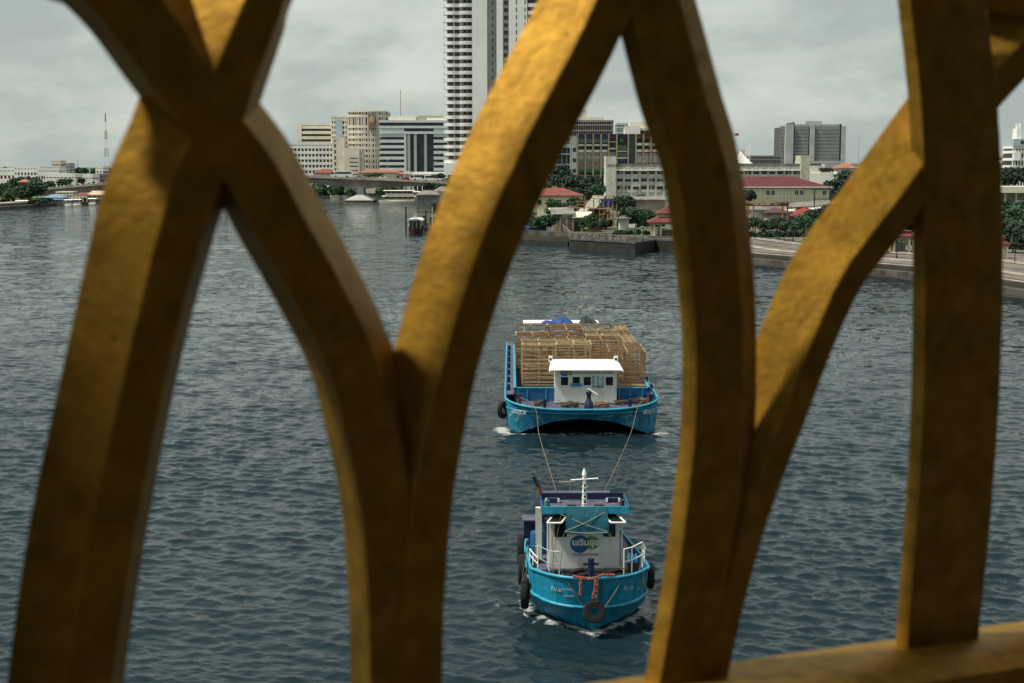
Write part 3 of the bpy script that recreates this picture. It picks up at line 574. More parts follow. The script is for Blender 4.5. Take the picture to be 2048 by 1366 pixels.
MB().tube([p+Vector((0, -.03, 0)) for p in rb[2][50:-50]] if len(rb[2]) > 120 else [p+Vector((0, -.03, 0)) for p in rb[2]], .04, 6).build('hull_band', cyan_l, bg_, smooth=50)
rec = MB(); fr_ = rb[0]; rec.grid([fr_, [Vector((p.x*.97, max(p.y+3.5, 3.2), min(p.z, -.35))) for p in fr_]]); rec.build('raked_bottom', mat('bottom_black', (.006, .008, .009), .6), bg_)
inn = [Vector((p.x*.985, p.y+.08, p.z)) for p in rb[3]]
MB().grid([inn, [Vector((p.x, p.y, 1.34)) for p in inn]]).build('bulwark_lining', blue, bg_)
dk = MB(); dk.v = [(p.x, p.y, 1.35) for p in inn]; dk.f = [tuple(range(len(inn)))]; dk.build('deck', deckp, bg_)
for s_, x0, x1 in ((-1, -4.78, -4.27), (1, 4.59, 4.78)): MB().box(x0, x1, 3.4, LB-.2, 1.9, 1.97).build('side_deck', deckp, bg_)
# coaming of the hold
cy0, cy1 = 4.4, 27.0
for nm, a_ in (('front', (-4.18, 4.5, cy0, cy0+.08)), ('back', (-4.18, 4.5, cy1, cy1+.08)), ('left', (-4.26, -4.18, cy0, cy1+.08)), ('right', (4.5, 4.58, cy0, cy1+.08))):
    MB().box(*a_, 1.352, 2.18).build('coaming_plate', blue, bg_)
    MB().box(a_[0]-.05, a_[1]+.05, a_[2]-.05, a_[3]+.05, 2.182, 2.24).build('coaming_rail', cyan_l, bg_)
for x in (-4.0, -3.4, -2.2, -1.0, 2.6, 3.3, 4.1):
    MB().box(x-.035, x+.035, cy0-.06, cy0-.002, 1.36, 2.12).build('coaming_stiffener', cyan_l, bg_)
MB().box(-4.17, 4.49, cy0+.1, cy1-.02, 1.353, 1.36).build('hold_floor', hold, bg_)
# deckhouse
dy = 3.1; dx0, dx1 = -1.62, 2.32
dh = MB().box(dx0, dx1, dy, dy+2.8, 1.352, 3.60).build('deckhouse_wall', white, bg_)
MB().box(dx0-.01, dx1+.01, dy-.02, dy+.02, 1.353, 1.42).build('skirting', navy, bg_)
# barrel roof
rows = []
for j in range(11):
    v = j/10; y = dy-.35+v*3.5; z = 3.64+.26*math.sin(min(1, v*1.25)*math.pi*.5)-.12*max(0, v-.6)
    ro = .40-.22*v
    rows.append([Vector((x_, y, z-(.10 if abs(k_) == 4 else .02 if abs(k_) == 3 else 0))) for k_, x_ in zip(range(-4, 5), [dx0-ro-.02, dx0-ro+.1, dx0+.4, dx0+1.2, (dx0+dx1)/2, dx1-1.2, dx1-.4, dx1+ro-.1, dx1+ro+.02])])
rf = MB(); rf.grid(rows); rf.grid([[p-Vector((0, 0, .07)) for p in r_] for r_ in rows]); rf.grid([rows[0], [p-Vector((0, 0, .07)) for p in rows[0]]]); rf.build('deckhouse_roof', whiteroof, bg_, smooth=50)
for x in (dx0-.25, dx1+.1):
    lb = MB().box(x-.13, x+.13, dy+2.2, dy+2.45, 3.78, 4.16).build('floodlight', whiteroof, bg_); MB().tube([(x, dy+2.18, 3.97), (x, dy+2.20, 3.97)], .085, 12).build('lamp_lens', steel, lb)
def wnd(xc, zc, wd, ht, m_=glass):
    mb = MB(); c_ = .08; pts = []
    for qx, qz in ((1, 1), (-1, 1), (-1, -1), (1, -1)):
        for k_ in range(5):
            a_ = {(1, 1): 0, (-1, 1): 90, (-1, -1): 180, (1, -1): 270}[(qx, qz)]+k_*22.5
            pts.append((xc+qx*(wd/2-c_)+c_*math.cos(R(a_)), zc+qz*(ht/2-c_)+c_*math.sin(R(a_))))
    n = len(pts); fr = MB(); 
    fr.tube([(x, dy-.012, z) for x, z in pts+[pts[0]]], .03, 5, cap=False); fo = fr.build('window', white, bg_)
    mb.v = [(x, dy-.010, z) for x, z in pts]; mb.f = [tuple(range(n))]; mb.build('window_pane', m_, fo)
    return fo
for x in (-1.03, -.28, .43, 1.85): wnd(x, 2.85, .52, .60)
MB().box(-.62, .08, dy-.10, dy-.045, 2.52, 2.72).build('blue_name_board', cyan, bg_)
dr2 = MB().box(.80, 1.42, dy-.03, dy-.004, 2.42, 3.18).build('shutter', mat('shutter_scraped', (.42, .52, .53), .6, var=.2, scale=4, wear=(.01, .22, .36), wscale=3.2, wthr=.52), bg_)
for x in (.79, 1.11, 1.43): MB().box(x-.015, x+.015, dy-.05, dy-.032, 2.40, 3.20).build('shutter_bar', steel, dr2)
MB().box(.76, 1.46, dy-.05, dy-.034, 2.50, 2.53).build('shutter_bolt', steel, dr2)
disc(-1.02, 3.36, .27, .19, dy-.012, lblue, 'logo_disc', bg_); disc(-.70, 3.38, .20, .14, dy-.018, lgreen, 'logo_disc', bg_)
text('เสริมสุข', .2, wtxt, bg_, loc=(-.92, dy-.03, 3.37), width=.48)
text('บริษัท เสริมสุข จำกัด (มหาชน)', .2, gtxt, bg_, loc=(.84, dy-.012, 3.38), width=2.55)
# capstan: navy vase-shaped post with a white crank
cp = T('anchor_windlass', 'dark blue vase-shaped mooring post with a white crank, in front of the barge deckhouse', 'mooring post', loc=(BX+.42, BY+1.0, 1.352))
MB().tube([(0, 0, z) for z in (0, .25, .5, .62, .85, 1.0, 1.10, 1.18, 1.26)], [.30, .29, .24, .16, .12, .17, .20, .17, .08], 16).build('post_body', navy, cp, smooth=60)
MB().bar((-.08, -.05, 1.36), (.55, -.35, 1.02), .045).build('crank_handle', whiteroof, cp)
# bollards on the fore deck
def bollard(x, y, kind):
    if kind == 'cross':
        m = MB().tube([(x, y, 1.352), (x, y, 1.95)], .11, 10).build('bollard', navy, bg_, smooth=50)
        MB().tube([(x-.28, y, 1.78), (x+.28, y, 1.78)], .06, 8).build('bollard_arm', navy, m, smooth=50)
    else:
        m = MB().tube([(x, y, 1.352), (x, y, 1.90)], .16, 12).build('bollard', rust, bg_, smooth=50)
        MB().tube([(x, y, 1.90), (x, y, 2.12)], .18, 12).build('bollard_cap', navy, m, smooth=50)
bollard(-2.35, 1.5, 'cross'); bollard(3.05, 1.5, 'cross'); bollard(-3.95, 2.5, 'r'); bollard(4.35, 2.5, 'r')
for i in range(7): 
    for x in (-4.62, 4.72): MB().tube([(x, 5+i*3.4, 1.352), (x, 5+i*3.4, 2.36)], .11, 8).build('side_bollard', navy, bg_, smooth=50)
def coil(x, y, r, label, m=ropeg):
    o = MB(); pts = []
    for i in range(110):
        a_ = i*.42; rr = r*(.55+.45*((i*37) % 100)/100); pts.append((rr*math.cos(a_)*1.15, rr*math.sin(a_)*.8, .03+.0022*i+.02*math.sin(i*1.7)))
    o = o.tube(pts, .035, 5).build('rope_coil', m, smooth=60, loc=(BX+x, BY+y, 1.353)); tag(o, label, 'rope')
coil(-.75, 2.1, .55, 'coiled rope at the foot of the barge deckhouse, left of the dark blue mooring post')
coil(1.25, 2.1, .52, 'coiled rope at the foot of the barge deckhouse, right of the dark blue mooring post', ropem)
coil(-2.6, 2.6, .40, 'dark coiled rope by the left cross bollard on the barge fore deck'); coil(2.6, 3.0, .4, 'dark coiled rope by the right cross bollard on the barge fore deck')
coil(3.7, 3.6, .55, 'brown coiled rope against the coaming at the right end of the barge fore deck', ropem)
text('เสริมสุข 26', .4, wtxt, bg_, loc=(-3.98, -.20, 1.42), rot=(R(96), 0, R(-36)), width=1.05, bold=.008).scale.y *= 1.5
text('เสริมสุข 26', .4, wtxt, bg_, loc=(4.12, -.10, 1.42), rot=(R(96), 0, R(38)), width=1.0, bold=.008).scale.y *= 1.5
tyre('black tyre fender hung at the left bow corner of the barge', (BX-4.98, BY+1.3, 1.30), .40, .15, 'x', rot=(0, 0, R(62)))
MB().tube(catmull([(4.55, 4.6, 2.25), (4.75, 3.4, 2.05), (4.8, 2.2, 2.0), (4.7, 1.1, 2.08)], 8), .045, 5).build('chain', navy, bg_)
# towing ropes
def trope(label, pts, m=ropem, r=.018):
    tag(MB().tube(catmull(pts, 8), r, 6).build('tow_rope', m, smooth=60), label, 'rope')
trope('left towing rope from the barge bow down to the tug', [Vector((BX-3.95, BY+2.4, 1.95)), Vector((BX-3.0, BY-.45, 1.80)), P(1078, 868, 84), P(1096, 930, 74), P(1118, 1000, 60)])
trope('right towing rope from the barge bow down to the tug', [Vector((BX+4.35, BY+2.4, 1.95)), Vector((BX+3.45, BY-.30, 1.86)), P(1262, 865, 84), P(1236, 925, 74), P(1200, 1000, 60)])
# cages in the hold
cy_ = [mat('cage_yellow', (.50, .38, .20), .7, var=.3, scale=2.5, wear=(.15, .065, .025), wscale=2.5, wthr=.58, obj_var=.2),
       mat('cage_brown', (.27, .165, .085), .8, var=.35, scale=2.5, wear=(.35, .22, .09), wscale=2.5, wthr=.6, obj_var=.25)]
def cage(W_, D_, H_, m_):
    rt = T('cargo_cage', '', 'cage')
    f = MB(); b = .055
    for x in (0, W_):
        for y in (0, D_): f.bar((x, y, 0), (x, y, H_), b)
    for z in (.14, H_*.5, H_):
        for y in (0, D_): f.bar((0, y, z), (W_, y, z), b)
        for x in (0, W_): f.bar((x, 0, z), (x, D_, z), b)
    f.build('frame', m_, rt)
    s0 = MB().bar((0, -.035, 0), (W_, -.035, 0), .03, .042).build('slat', m_, rt, loc=(0, 0, .34))
    for i in range(1, 8):
        if i != 6: share(s0, (0, 0, .34+i*(H_-.5)/7.6), rt)
    u0 = MB().bar((0, -.02, .14), (0, -.02, H_), .06, .05).build('upright', m_, rt, loc=(W_*.5, 0, 0)); 
    bk = MB()
    for i in range(3): bk.bar((0, D_, .6+i*.8), (W_, D_, .5+i*.62), .035, .04)
    for x in (0, W_):
        for i in range(3): bk.bar((x, .3+D_*i/4, .1), (x, .3+D_*i/4, H_), .03)
    for i in range(2): bk.bar((0, .4+i*.4, H_), (W_, .4+i*.4, H_), .04, .03)
    bk.bar((W_*.5, 0, H_), (W_*.5, D_, H_), .09)
    bk.build('side_and_back_slats', m_, rt, kind='stuff')
    lk = MB().blob((W_*.5, -.06, H_-.05), .06, .04, .12, 6, 4).build('latch', cy_[1] if m_ is cy_[0] else cy_[0], rt)
    return rt
protos = [cage(2.36, 1.15, 2.92, cy_[0]), cage(2.36, 1.15, 2.92, cy_[1])]
G = 'yellow and brown slatted metal cages standing in rows in the barge hold'
used = [False, False]; ordn = ['first', 'second', 'third', 'fourth', 'fifth', 'sixth', 'seventh', 'eighth', 'ninth', 'tenth', 'eleventh', 'twelfth', 'thirteenth', 'fourteenth']
cols = [('left', -3.72), ('second from left', -1.26), ('second from right', 1.20), ('right', 1.98)]
def put(x, y, k_, label, z=1.365, rz=0):
    loc = (BX+x, BY+y, z)
    if not used[k_]: used[k_] = True; r_ = protos[k_]; r_.location = loc; r_.rotation_euler = (0, 0, rz); r_['label'] = label; r_['group'] = G
    else: r_ = dup(protos[k_], loc, rz, label, G)
    return r_
for ci, (cn, x) in enumerate(cols[:3]):
    for r_ in range(9):
        y = 10.3+r_*1.55
        if ci == 2 and r_ == 0: continue
        k_ = 0 if (r_ < 2 and ci < 2) or rnd.random() < .4 else 1
        put(x-(.38 if r_ >= 3 and ci == 0 else .2 if r_ >= 3 else 0)+rnd.uniform(-.05, .05), y+rnd.uniform(-.06, .06), k_, f'cage in the {cn} column of the hold, {ordn[r_]} row back from the deckhouse'.replace('second from right', 'third from left'), rz=rnd.gauss(0, .012)).scale = (1, 1, 1.0 if r_ in (0, 8) else rnd.choice((1, .97, .9, .84, 1.03)))
for r_ in range(12):
    y = 6.6+r_*1.5; k_ = 1 if r_ < 4 or rnd.random() < .5 else 0
    put(3.62-2.36+.88+rnd.uniform(-.04, .04) if r_ < 3 else 3.62-.06, y, k_, f'cage in the rightmost column of the hold, {ordn[r_]} row back', rz=rnd.gauss(0, .01)).scale = (1, 1, .99) if r_ < 3 else (.36, 1, .97)
pl = T('pallet', 'low pale slatted rack lying in the hold behind the right coaming', 'pallet', loc=(BX+2.5, BY+5.0, 1.37))
MB().bar((0, 0, .9), (1.9, 0, .9), .08).bar((0, 1.0, .8), (1.9, 1.0, .8), .08).build('pallet_frame', cy_[0], pl)
s0 = MB().bar((0, 0, 0), (0, 0, .85), .05).build('slat', cy_[0], pl)
for i in range(1, 9): share(s0, (i*.235, 0, 0), pl)
# stern shelter with tarps
st = T('stern_shelter', 'flat white roof on posts at the stern of the barge behind the cages', 'shelter', loc=(BX, BY+25.6, 1.353))
MB().box(-3.5, 2.6, 0, 3.2, 2.62, 2.68).build('roof', whiteroof, st)
for x in (-3.4, 2.5):
    for y in (.2, 3.0): MB().box(x-.06, x+.06, y-.06, y+.06, 0, 2.618).build('post', white, st)
def lump(name, label, loc, L_, W_, hf, m_):
    rows = []
    for j in range(9):
        row = []
        for i in range(25):
            uu, v = i/24, j/8; env = math.sin(math.pi*v)**.5*min(1, 8*min(uu, 1-uu))**.7
            row.append(Vector((uu*L_, v*W_, env*hf(uu)*(1+.18*math.sin(uu*23+v*7)+.12*math.sin(uu*51+v*3)))))
        rows.append(row)
    tag(MB().grid(rows).build(name, m_, smooth=60, loc=loc), label, 'tarpaulin')
lump('tarpaulin', 'blue tarpaulin heaped on the white stern roof of the barge', (BX-2.0, BY+25.8, 4.035), 2.5, 1.6, lambda u_: 0.18+.24*math.exp(-((u_-.62)/.16)**2)+.1*(u_ > .6), tarpb)
lump('tarpaulin', 'dark tarpaulin heaped on the white stern roof of the barge, right of the blue one', (BX+1.0, BY+25.8, 4.035), 1.45, 1.4, lambda u_: .22+.34*math.exp(-((u_-.35)/.3)**2), tarpd)
# ================================================================ banks
def zp(y, D): return P(1024, y, D).z
ground = mat('ground', (.10, .10, .075), .95, var=.35, scale=.08, col2=(.045, .065, .03))
paving = mat('paving', (.15, .13, .11), .9, var=.25, scale=.15, streak=.0, wear=(.16, .15, .14), wscale=.3, wthr=.56)
quay = mat('quay_wall', (.09, .085, .07), .9, var=.4, scale=.4, streak=.8)
quayd = mat('quay_wet', (.018, .02, .018), .8, var=.5, scale=.5, streak=.6)
kerbl = mat('pale_kerb', (.42, .38, .32), .85, var=.25, scale=.5)
# right bank waterline, far to near
RB = [W(829, 392), W(831, 404), W(868, 455), W(950, 476), W(1050, 487), W(1139, 492), W(1141, 500.5), W(1270, 509), W(1310, 502), W(1372, 506), W(1510, 531), W(1700, 549), W(1830, 561), W(2048, 598), Vector((88, 125, 0)), Vector((112, 40, 0)), Vector((140, -80, 0))]
LBk = [W(-700, 520), W(-300, 450), W(0, 419), W(95, 412), W(205, 407.5), W(420, 398), W(560, 392.5), W(640, 389.5), W(700, 388.2), W(829, 388.0)]
def offset(pl, d):
    out = []
    for i, p in enumerate(pl):
        a, b = pl[max(i-1, 0)], pl[min(i+1, len(pl)-1)]; t_ = (b-a).normalized(); out.append(p+Vector((-t_.y, t_.x, 0))*d)
    return out
far_r = [(400, -80), (9000, -80), (26000, 14000), (26000, 30000), (-26000, 30000)]
far_l = [(-26000, 30000), (-26000, 2000), (-700, 150)]
land = [(p.x, p.y) for p in LBk]+[(p.x, p.y) for p in RB]+[(400, -80), (16000, -80), (26000, 14000), (26000, 36000), (-26000, 36000), (-26000, 2000), (-900, 150)]
S('river_bank', MB().prism(land, -2, 1.9), ground)
def wallstrip(pl, d0, d1, z0, z1, name, m):
    a, b = offset(pl, d0), offset(pl, d1); mb = MB(); rows = [[Vector((p.x, p.y, z)) for p in q] for q, z in ((a, z0), (a, z1), (b, z1), (b, z0))]
    mb.grid(rows); return S(name, mb, m)
near = RB[9:]   # from the steps to the right edge of the picture
wallstrip(near, -3.2, .5, -1, .45, 'quay_foot', quayd)
wallstrip(near, -1.4, .5, -1, 1.25, 'quay_ledge', quay)
wallstrip(near, .0, 1.0, -1, 2.05, 'quay_wall', quay)
for i, (d, z) in enumerate(((1.0, 2.30), (4.0, 2.45), (8.0, 2.6), (13.0, 2.8))):
    wallstrip(near, d, 46, 1, z, 'promenade_step', paving)
for d, z in ((.2, 2.10), (3.96, 2.47), (4.7, 2.49), (12.96, 2.83), (14.2, 2.84)):
    wallstrip(near, d, d+.35, z-.12, z+.03, 'step_edge', kerbl)
wallstrip(RB[2:6], 0, .8, -1, 2.9, 'embankment_wall', quay); wallstrip(RB[2:6], -.5, .1, -1, .9, 'embankment_foot', quayd)
# jetty that juts out, with a balustrade on top
wallstrip(RB[5:10], -.05, 8, -1, 2.2, 'jetty_wall', quayd); wallstrip(RB[5:10], -.2, .4, 2.05, 2.32, 'jetty_kerb', quay)
bal = T('balustrade', 'weathered pinkish balustrade with square posts along the jetty on the right bank', 'balustrade', loc=(0, 0, 0))
pink = mat('balustrade_pink', (.24, .17, .13), .9, var=.3, scale=.8); slate = mat('balustrade_panel', (.11, .13, .135), .9, var=.5, scale=1.2, wear=(.24, .2, .17), wscale=1.5, wthr=.55)
bp_ = [W(1133, 476), W(1141, 500), W(1270, 508.5)]
bp_ = [Vector((p.x, p.y, 0)) for p in bp_]
for a_, b_, n in ((bp_[0]+Vector((-1.5, 16, 0)), bp_[1]+Vector((.3, .4, 0)), 3), (bp_[1]+Vector((.3, .4, 0)), bp_[2]+Vector((0, .4, 0)), 9)):
    for i in range(n):
        p, q = a_.lerp(b_, i/n), a_.lerp(b_, (i+1)/n)
        MB().box(p.x-.28, p.x+.28, p.y-.28, p.y+.28, 2.2, 3.55).build('pillar', pink, bal)
        pn = MB(); pn.bar(Vector((p.x, p.y, 2.80))+(q-p)*.08, Vector((q.x, q.y, 2.80))-(q-p)*.08, .16, 1.0); pn.build('panel', slate, bal)
        MB().bar(Vector((p.x, p.y, 3.40))+(q-p)*.07, Vector((q.x, q.y, 3.40))-(q-p)*.07, .24, .12).build('coping', pink, bal)
wallstrip(LBk[:5], -3, .5, -1, 1.2, 'left_quay', quay); wallstrip(LBk[:5], 0, 6, -1, 2.4, 'left_walkway', kerbl)
# ---------------------------------------------------------------- trees
def leafmat(name, c, v=.5):
    m = mat(name, c, .85, var=v, scale=.9, obj_var=.22); return m
LM = [leafmat('leaf_dark', (.022, .058, .024)), leafmat('leaf_mid', (.028, .084, .032)), leafmat('leaf_bright', (.05, .12, .035)), leafmat('leaf_blue', (.012, .042, .026))]
bark = mat('bark', (.07, .05, .035), .9, var=.4, scale=2)
def crown_mesh(seed, n, leaf, style):
    rs = np.random.RandomState(seed); cl = []
    if style == 'round': cl = [(rs.normal(0, .26), rs.normal(0, .26), rs.uniform(-.45, .42), rs.uniform(.24, .42)) for _ in range(17)]+[(0, 0, 0, .55)]
    elif style == 'tier': cl = [(rs.normal(0, .36*(1-z*.6)), rs.normal(0, .3), z-.5, .17+.06*rs.rand()) for z in np.linspace(0, 1, 22)]
    elif style == 'wide': cl = [(rs.uniform(-.75, .75), rs.uniform(-.5, .5), rs.uniform(-.25, .25), rs.uniform(.2, .34)) for _ in range(20)]
    elif style == 'palm': cl = []
    cen = np.array([c[:3] for c in cl]); rad = np.array([c[3] for c in cl])
    k = rs.choice(len(cl), n, p=rad**2/np.sum(rad**2)); d = rs.normal(size=(n, 3)); d /= np.linalg.norm(d, axis=1)[:, None]
    p = cen[k]+d*(rad[k]*rs.uniform(.55, 1.06, n)**.6)[:, None]*np.array([1, 1, .8])
    nrm = d*.9+rs.normal(size=(n, 3))*.55+np.array([0, 0, .25]); nrm /= np.linalg.norm(nrm, axis=1)[:, None]
    a = np.cross(nrm, rs.normal(size=(n, 3))); a /= np.linalg.norm(a, axis=1)[:, None]; b = np.cross(nrm, a)
    s = leaf*rs.uniform(.6, 1.3, n)[:, None]
    v = np.stack([p-a*s-b*s*.55, p+a*s*.3-b*s*.8, p+a*s+b*s*.5, p-a*s*.4+b*s*.8], 1).reshape(-1, 3)
    me = bpy.data.meshes.new('crown'); me.from_pydata([tuple(x) for x in v], [], [tuple(range(4*i, 4*i+4)) for i in range(n)]); return me
CR = {'round': [crown_mesh(s, 1500, .075, 'round') for s in (1, 2, 3)], 'wide': [crown_mesh(s, 1700, .06, 'wide') for s in (4, 5)], 'tier': [crown_mesh(6, 1300, .06, 'tier')]}
CRM = {}
def crown_with(me, mi):
    k = (me.name, mi)
    if k not in CRM: c = me.copy(); c.materials.clear(); c.materials.append(LM[mi]); CRM[k] = c
    return CRM[k]
trk = MB().tube([(0, 0, 0), (.01, 0, .25), (-.01, .01, .5), (0, 0, .78)], [.035, .028, .022, .012], 7)
for a_ in range(5): g = a_*1.26; trk.tube([(0, 0, .3+.05*a_), (.14*math.cos(g), .14*math.sin(g), .55+.03*a_), (.24*math.cos(g), .24*math.sin(g), .7+.03*a_)], [.016, .011, .005], 5)
trk = trk.mesh('trunk', bark)
def tree(X, D, z0, h, r, label, style='round', mi=1, group=None, low=.25, rz=None):
    """h total height, r crown radius in metres, low = share of the height that is bare trunk"""
    t_ = T('tree', label, 'tree', loc=(X, D, z0), rz=rnd.uniform(0, 6.28) if rz is None else rz, group=group)
    tr = bpy.data.objects.new('trunk', trk); COL.objects.link(tr); tr.parent = t_; tr.scale = (h*.55, h*.55, h)
    me = crown_with(rnd.choice(CR[style]), mi); c = bpy.data.objects.new('crown', me); COL.objects.link(c); c.parent = t_
    ch = h*(1-low)/2; c.location = (0, 0, h*low+ch); zs = {'round': 1.30, 'wide': 2.3, 'tier': 1.55}[style]
    c.scale = (r*1.25, r*1.25, ch*zs*.92) if style != 'wide' else (r*1.0, r*1.0, ch*zs*.8)
    return t_
def ptree(x, ytop, ybase, D, wpx, label, style='round', mi=1, group=None, low=.2, rz=None):
    z0 = max(zp(ybase, D), 1.9); return tree(P(x, 400, D).x, D, z0, zp(ytop, D)-z0, wpx/2/F*D, label, style, mi, group, low, rz)
def shrub_mass(name, label, x0, x1, ytop, ybase, D, dep, n, leaf, mi, seed, cat='shrubs'):
    rs = np.random.RandomState(seed); X0, X1 = P(x0, 400, D).x, P(x1, 400, D).x; z0, z1 = max(1.8, zp(ybase, D)), zp(ytop, D)
    nb = max(5, int((X1-X0)/(z1-z0)*2.2)); cx = rs.uniform(X0, X1, nb); hh = (z1-z0)*rs.uniform(.6, 1.0, nb); cyy = D+rs.uniform(0, dep, nb)
    k = rs.randint(0, nb, n); d = rs.normal(size=(n, 3)); d[:, 2] = np.abs(d[:, 2]); d /= np.linalg.norm(d, axis=1)[:, None]
    rr = rs.uniform(.6, 1.05, n)
    p = np.stack([cx[k]+d[:, 0]*hh[k]*.8*rr, cyy[k]+d[:, 1]*hh[k]*.6*rr, z0+d[:, 2]*hh[k]*rr], 1)
    nrm = d*.9+rs.normal(size=(n, 3))*.5; nrm /= np.linalg.norm(nrm, axis=1)[:, None]
    a = np.cross(nrm, rs.normal(size=(n, 3))); a /= np.linalg.norm(a, axis=1)[:, None]; b = np.cross(nrm, a); s = leaf*rs.uniform(.6, 1.3, n)[:, None]
    v = np.stack([p-a*s-b*s*.55, p+a*s*.3-b*s*.8, p+a*s+b*s*.5, p-a*s*.4+b*s*.8], 1).reshape(-1, 3)
    me = bpy.data.meshes.new(name); me.from_pydata([tuple(x) for x in v], [], [tuple(range(4*i, 4*i+4)) for i in range(n)]); me.materials.append(LM[mi])
    o = bpy.data.objects.new(name, me); COL.objects.link(o); tag(o, label, cat); o['kind'] = 'stuff'; return o
# ---------------------------------------------------------------- building helper
def root_at(label, x0, x1, ytop, D, yaw=0, zb=1.9, cat='building', name='building', group=None):
    a, b = P(x0, 400, D).x, P(x1, 400, D).x
    r_ = T(name, label, cat, loc=(a, D, zb), rz=yaw, group=group)
    # width so that the far end of the turned front lands on x1
    c, s = math.cos(yaw), math.sin(yaw); k = (x1-1024)/F/(math.cos(TH)+.1*math.sin(TH))
    Wd = (k*D-a)/(c-k*s)
    return r_, Wd, zp(ytop, D)-zb
def bands(root, Wd, Ht, dep, nf, nb, mw, mg, band=.45, pier=.35, proud=.35, top=.7, z0=0.0, x0=0.0, pname='pier', nside=0, glaz=True, bname='floor_band'):
    """dark glazing block wrapped by pale floor bands and upright piers, each band and pier a part"""
    fh = (Ht-z0)/nf
    if glaz: MB().box(x0+proud, Wd-proud, proud, dep-proud, z0, Ht-.1).build('glazing', mg, root)
    b0 = MB().box(x0, Wd, 0, dep, 0, fh*band).build(bname, mw, root, loc=(0, 0, z0))
    for i in range(1, nf): share(b0, (0, 0, z0+i*fh))
    MB().box(x0-.05, Wd+.05, -.05, dep+.05, Ht-top*fh*.5, Ht).build('parapet', mw, root)
    if nb:
        bw = (Wd-x0)/nb; p0 = MB().box(-pier*bw/2, pier*bw/2, 0, .4, 0, Ht-.15-z0).build(pname, mw, root, loc=(x0+pier*bw/2+.02, .06, z0))
        for i in range(1, nb+1): share(p0, (x0+i*bw-(pier*bw/2+.02 if i == nb else 0), .06, z0))
        if nside:
            sw = dep/nside; q0 = MB().box(0, .4, -pier*sw/2, pier*sw/2, 0, Ht-.15-z0).build(pname, mw, root, loc=(Wd-.46, sw*.2+.2, z0))
            for i in range(1, nside+1): share(q0, (Wd-.46, i*sw-(sw*.2+.2 if i == nside else 0), z0)); 
            for i in range(0, nside+1): share(q0, (x0+.06, min(max(i*sw, .8), dep-.8), z0))
cream = mat('wall_cream', (.70, .66, .55), .85, var=.10, scale=.15, streak=.25)
wht = mat('wall_white', (.80, .80, .76), .85, var=.08, scale=.12, streak=.18)
wgrey = mat('wall_grey', (.42, .44, .44), .85, var=.12, scale=.12, streak=.3)
wstain = mat('wall_stained', (.56, .58, .53), .9, var=.2, scale=.3, streak=.7)
gdark = mat('window_dark', (.035, .032, .030), .3, var=.5, scale=.35, wear=(.10, .085, .07), wscale=.5, wthr=.6)
gblue = mat('window_blue', (.020, .038, .055), .2, var=.4, scale=.3)
redroof = mat('roof_red_tile', (.20, .055, .042), .85, var=.25, scale=.8)
maroon = mat('roof_maroon', (.10, .015, .020), .8, var=.2, scale=.5)
orange = mat('roof_orange', (.30, .13, .09), .85, var=.2, scale=.4)
tin = mat('roof_tin_grey', (.20, .19, .17), .7, var=.3, scale=.4, streak=.4)
ywall = mat('wall_yellow', (.62, .58, .40), .85, var=.1, scale=.4, streak=.2)
pblue = mat('panel_pale_blue', (.36, .47, .50), .7, var=.08, scale=.2)
skyb = mat('roof_blue_grey', (.17, .27, .40), .7, var=.15, scale=.4)
# ---- white high-rise
tw, Wt, _ = root_at('very tall white residential tower with wavy stacked balconies, cut off at the top', 888, 1092, -160, 620, 0, name='high_rise_tower', cat='tower block')
Ht = zp(-210, 620)-1.9; px = 620/F; zb0 = zp(345, 620)-1.9; zf = zp(326, 620)-1.9; fh = 14.45*px
brown = mat('balcony_brown', (.16, .085, .06), .8, var=.3, scale=.3)
twh = mat('tower_white', (.80, .82, .79), .8, var=.05, scale=.08, streak=.12); tgr = mat('tower_grey_and_shade', (.40, .41, .42), .85, var=.1, scale=.1, streak=.3)
MB().box(1.5, 57*px, 2.6, 24, 0, Ht).build('balcony_core', gdark, tw)
MB().box(0, 57*px, .3, 23, zb0-1, zf).build('base_block', twh, tw)
MB().box(3, 60*px, 1, 22, 0, zb0).build('podium', tgr, tw)
MB().box(57*px, 86.5*px, -.4, 25, 0, Ht+4).build('blank_wall', twh, tw)
gw = MB().box(86.6*px, 105*px, 3.2, 25, 0, Ht+2).build('shaded_recess_wall', tgr, tw)  # shade of the recess put into the wall colour as grey
MB().box(105*px, 117.5*px, 0, 25, 0, Ht+2).build('white_wall', twh, tw)
MB().box(117.5*px, 129*px, 1.5, 25, 0, Ht).build('window_column', tgr, tw)
MB().box(129*px, 165*px, .2, 25, 0, Ht+2).build('white_wall', twh, tw)
MB().box(165*px, 204*px, 1.4, 25, 0, Ht).build('balcony_core', gdark, tw)
